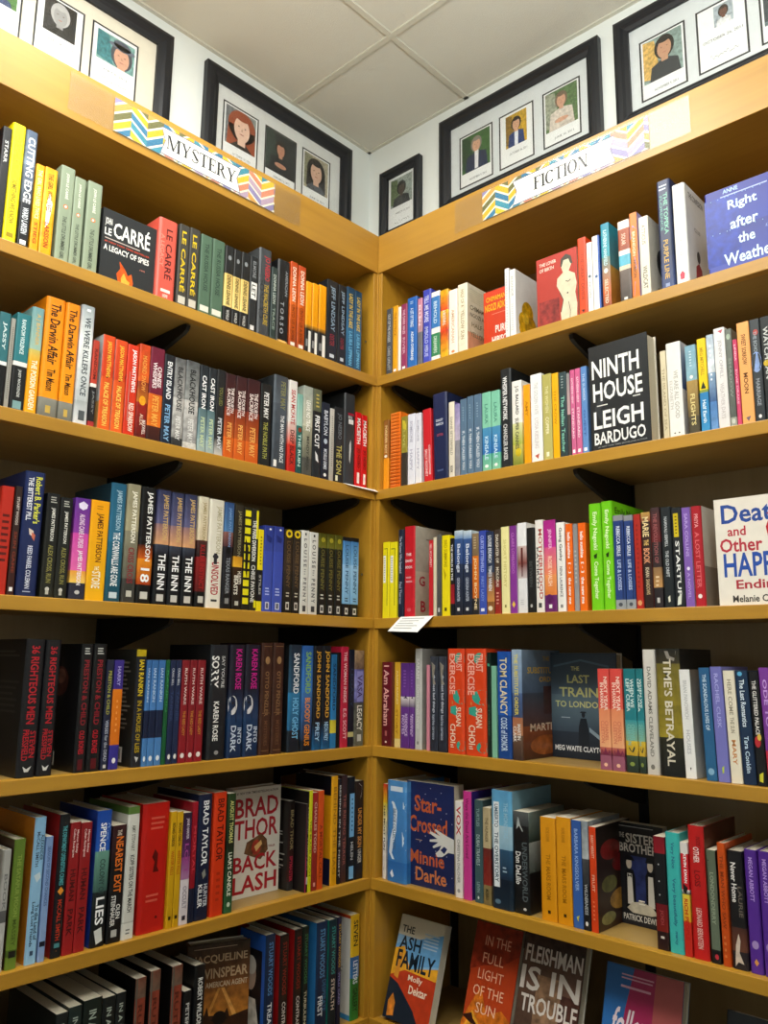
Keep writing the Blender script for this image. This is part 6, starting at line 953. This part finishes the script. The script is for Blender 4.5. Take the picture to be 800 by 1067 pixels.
# bottom fiction shelf: covers leaning back
Fo('R6', 419, 464.7, 955, 'd8d0bc:.2,8ab4d8', 'leaning face-out book with sky, orange hills and dark lettering', [('p', [(.0, .3), (.5, .2), (1, .1), (1, .4), (.6, .45), (0, .62)], '6aa4d4', .1), ('p', [(0, .34), (.2, .3), (.4, .5), (1, .42), (1, .62), (0, .64)], 'e0a028', .2), ('p', [(0, .6), (.3, .52), (1, .54), (1, 1), (.5, 1), (0, .7)], 'b83a1c', .15), ('p', [(0, .62), (.2, .66), (.62, .86), (.8, 1), (0, 1)], '1c2430'), ('p', [(.08, .98), (.06, .84), (.14, .76), (.22, .84), (.22, .96)], 'c87828', .5), ('p', [(.1, .4), (.2, .36), (.18, .62), (.08, .6)], 'd08a2c'),
    ('t', 'THE', .08, .36, .1, .17, '2a2c30'), ('t', 'ASH', .08, .56, .2, .33, '16222e'), ('t', 'FAMILY', .08, .92, .34, .51, '16222e'), ('lines', .6, .95, .12, .28, 5, 'b0c8dc'), ('t', 'Molly', .4, .72, .55, .62, 'f0d8c0'), ('t', 'Dektar', .46, .86, .64, .72, 'f0d8c0')], t=.024, a=.085, top=1, tilt=18)
Fo('R6', 498, 545, 962.5, 'a83414/b8441c', 'leaning face-out rust orange book with thin pale capitals', [('p', [(0, .4), (.3, .34), (.7, .3), (1, .2), (1, .0), (0, 0)], '8a2a14', .4), ('p', [(0, .8), (.3, .5), (.5, .7), (.8, .64), (1, .7), (1, 1), (0, 1)], 'c86a1c', .5), ('p', [(.0, .9), (.2, .7), (.5, .85), (.9, .8), (1, .9), (1, 1), (0, 1)], 'd8982c', .5),
    ('tl', 'IN THE', .25, .8, .1, .18, 'e8a88a'), ('tl', 'FULL', .25, .7, .24, .32, 'e8a88a'), ('tl', 'LIGHT', .2, .74, .37, .45, 'e8a88a'), ('tl', 'OF THE', .15, .8, .5, .58, 'e8b090'), ('tl', 'SUN', .26, .68, .63, .71, 'e8b898'), ('p', [(0, .76), (.2, .72), (.24, .76), (.4, .82), (.2, .8)], '3a1c14')], t=.026, a=.10, top=1, tilt=19, hc=1)
Fo('R6', 548, 611, 974, '4a3830/6a4e40:.4,5a4234/3a2c26', 'leaning face-out brown book with heavy white capitals', [('r', 0, 1, 0, .14, '3a2c26', .5), ('r', .3, .7, .3, .95, '8a6a50', .5), ('r', .7, 1, .4, .9, '4a2c24', .5), ('t', 'FLEISHMAN', .06, .98, .09, .22, 'd8d0c8'), ('t', 'IS IN', .03, .98, .25, .43, 'dcd4cc'), ('t', 'TROUBLE', .08, .98, .46, .59, 'd8d0c8'), ('p', [(.0, .8), (.1, .76), (.14, .9), (.1, 1), (0, 1)], 'c8c8c0')], t=.028, a=.105, top=1, tilt=19, hc=1, mot=.2)
Fo('R6', 632, 712, 1006, '2a6ab0/2f74bc', 'leaning face-out book of blue, magenta and salmon panels', [('p', [(.18, 1), (.3, .3), (.38, 0), (.75, 0), (.7, 1)], 'a82458'), ('p', [(.66, 0), (1, 0), (1, 1), (.62, 1)], 'b85a58'), ('p', [(.15, 1), (.4, .4), (.5, .5), (.55, 1)], '7a1c6a'), ('lines', .22, .72, .05, .1, 2, 'e0a8c0'), ('lines', .22, .72, .13, .17, 1, 'e0a8c0'), ('ti', 'followers', .12, .9, .3, .52, 'f0e0e8')], t=.03, a=.09, top=1, tilt=17, hc=1)
Fo('R6', 757, 822, 1057, '20242c/181c22', 'dark leaning book at the lower right corner', [('lines', .1, .8, .1, .16, 1, '3a4450')], t=.03, a=.09, top=1, tilt=17, hc=1)
flush_books()

# ------------------------------------------------------------------ loose paper slips on the shelf edges
def slip(pts, name, label, side, z):
    """pts: (s, y-out-of-shelf (negative in front), dz)"""
    m = MB(); th = .0006
    def P(s, a, dz): q = wpt(side, a, s, z+dz); return q
    top = [P(s, a, dz+th) for s, a, dz in pts]; bot = [P(s, a, dz) for s, a, dz in pts]
    n = len(pts)//2
    for i in range(n-1):
        q = [i*2, i*2+1, i*2+3, i*2+2]
        m.face([top[j] for j in q], 'f2f2ee'); m.face([bot[j] for j in q][::-1], 'f2f2ee')
        for e in (0, 1): m.face([top[i*2+e], top[i*2+2+e], bot[i*2+2+e], bot[i*2+e]], 'f2f2ee')
    for i in (0, n-1): m.face([top[i*2], top[i*2+1], bot[i*2+1], bot[i*2]], 'f2f2ee')
    if side == 'R':
        for r in range(5):
            f0, f1 = .12+.16*r, .17+.16*r
            i = n-2; A, Bq, C_, D_ = [Vector(top[j]) for j in (i*2, i*2+1, i*2+3, i*2+2)]
            def at(u, v): return (A*(1-u)*(1-v)+Bq*u*(1-v)+C_*u*v+D_*(1-u)*v)+Vector((0, -.0003, .0004))
            m.face([at(.1, f0), at(.8-.1*(r % 3), f0), at(.8-.1*(r % 3), f1), at(.1, f1)], 'a8a8a8')
    o = m.build(name, M_PAPER, weld=True)
    tagp(o, label=label, category='paper', group='loose paper slips')
slip([(.100, .0072, .0006), (.207, .0072, .0006), (.098, -.0016, .0006), (.206, -.0016, .0006), (.079, -.030, -.036), (.182, -.034, -.040)], 'paper_slip', 'white printed paper slip hanging over the third fiction shelf edge', 'R', ZS[3])
slip([(-.119, .0110, .0006), (-.010, .0110, .0006), (-.117, -.0016, .0006), (-.004, -.0016, .0006), (-.110, -.004, -.002), (.006, -.012, -.006)], 'paper_slip', 'thin white paper strip on the second mystery shelf edge at the corner', 'L', ZS[2])
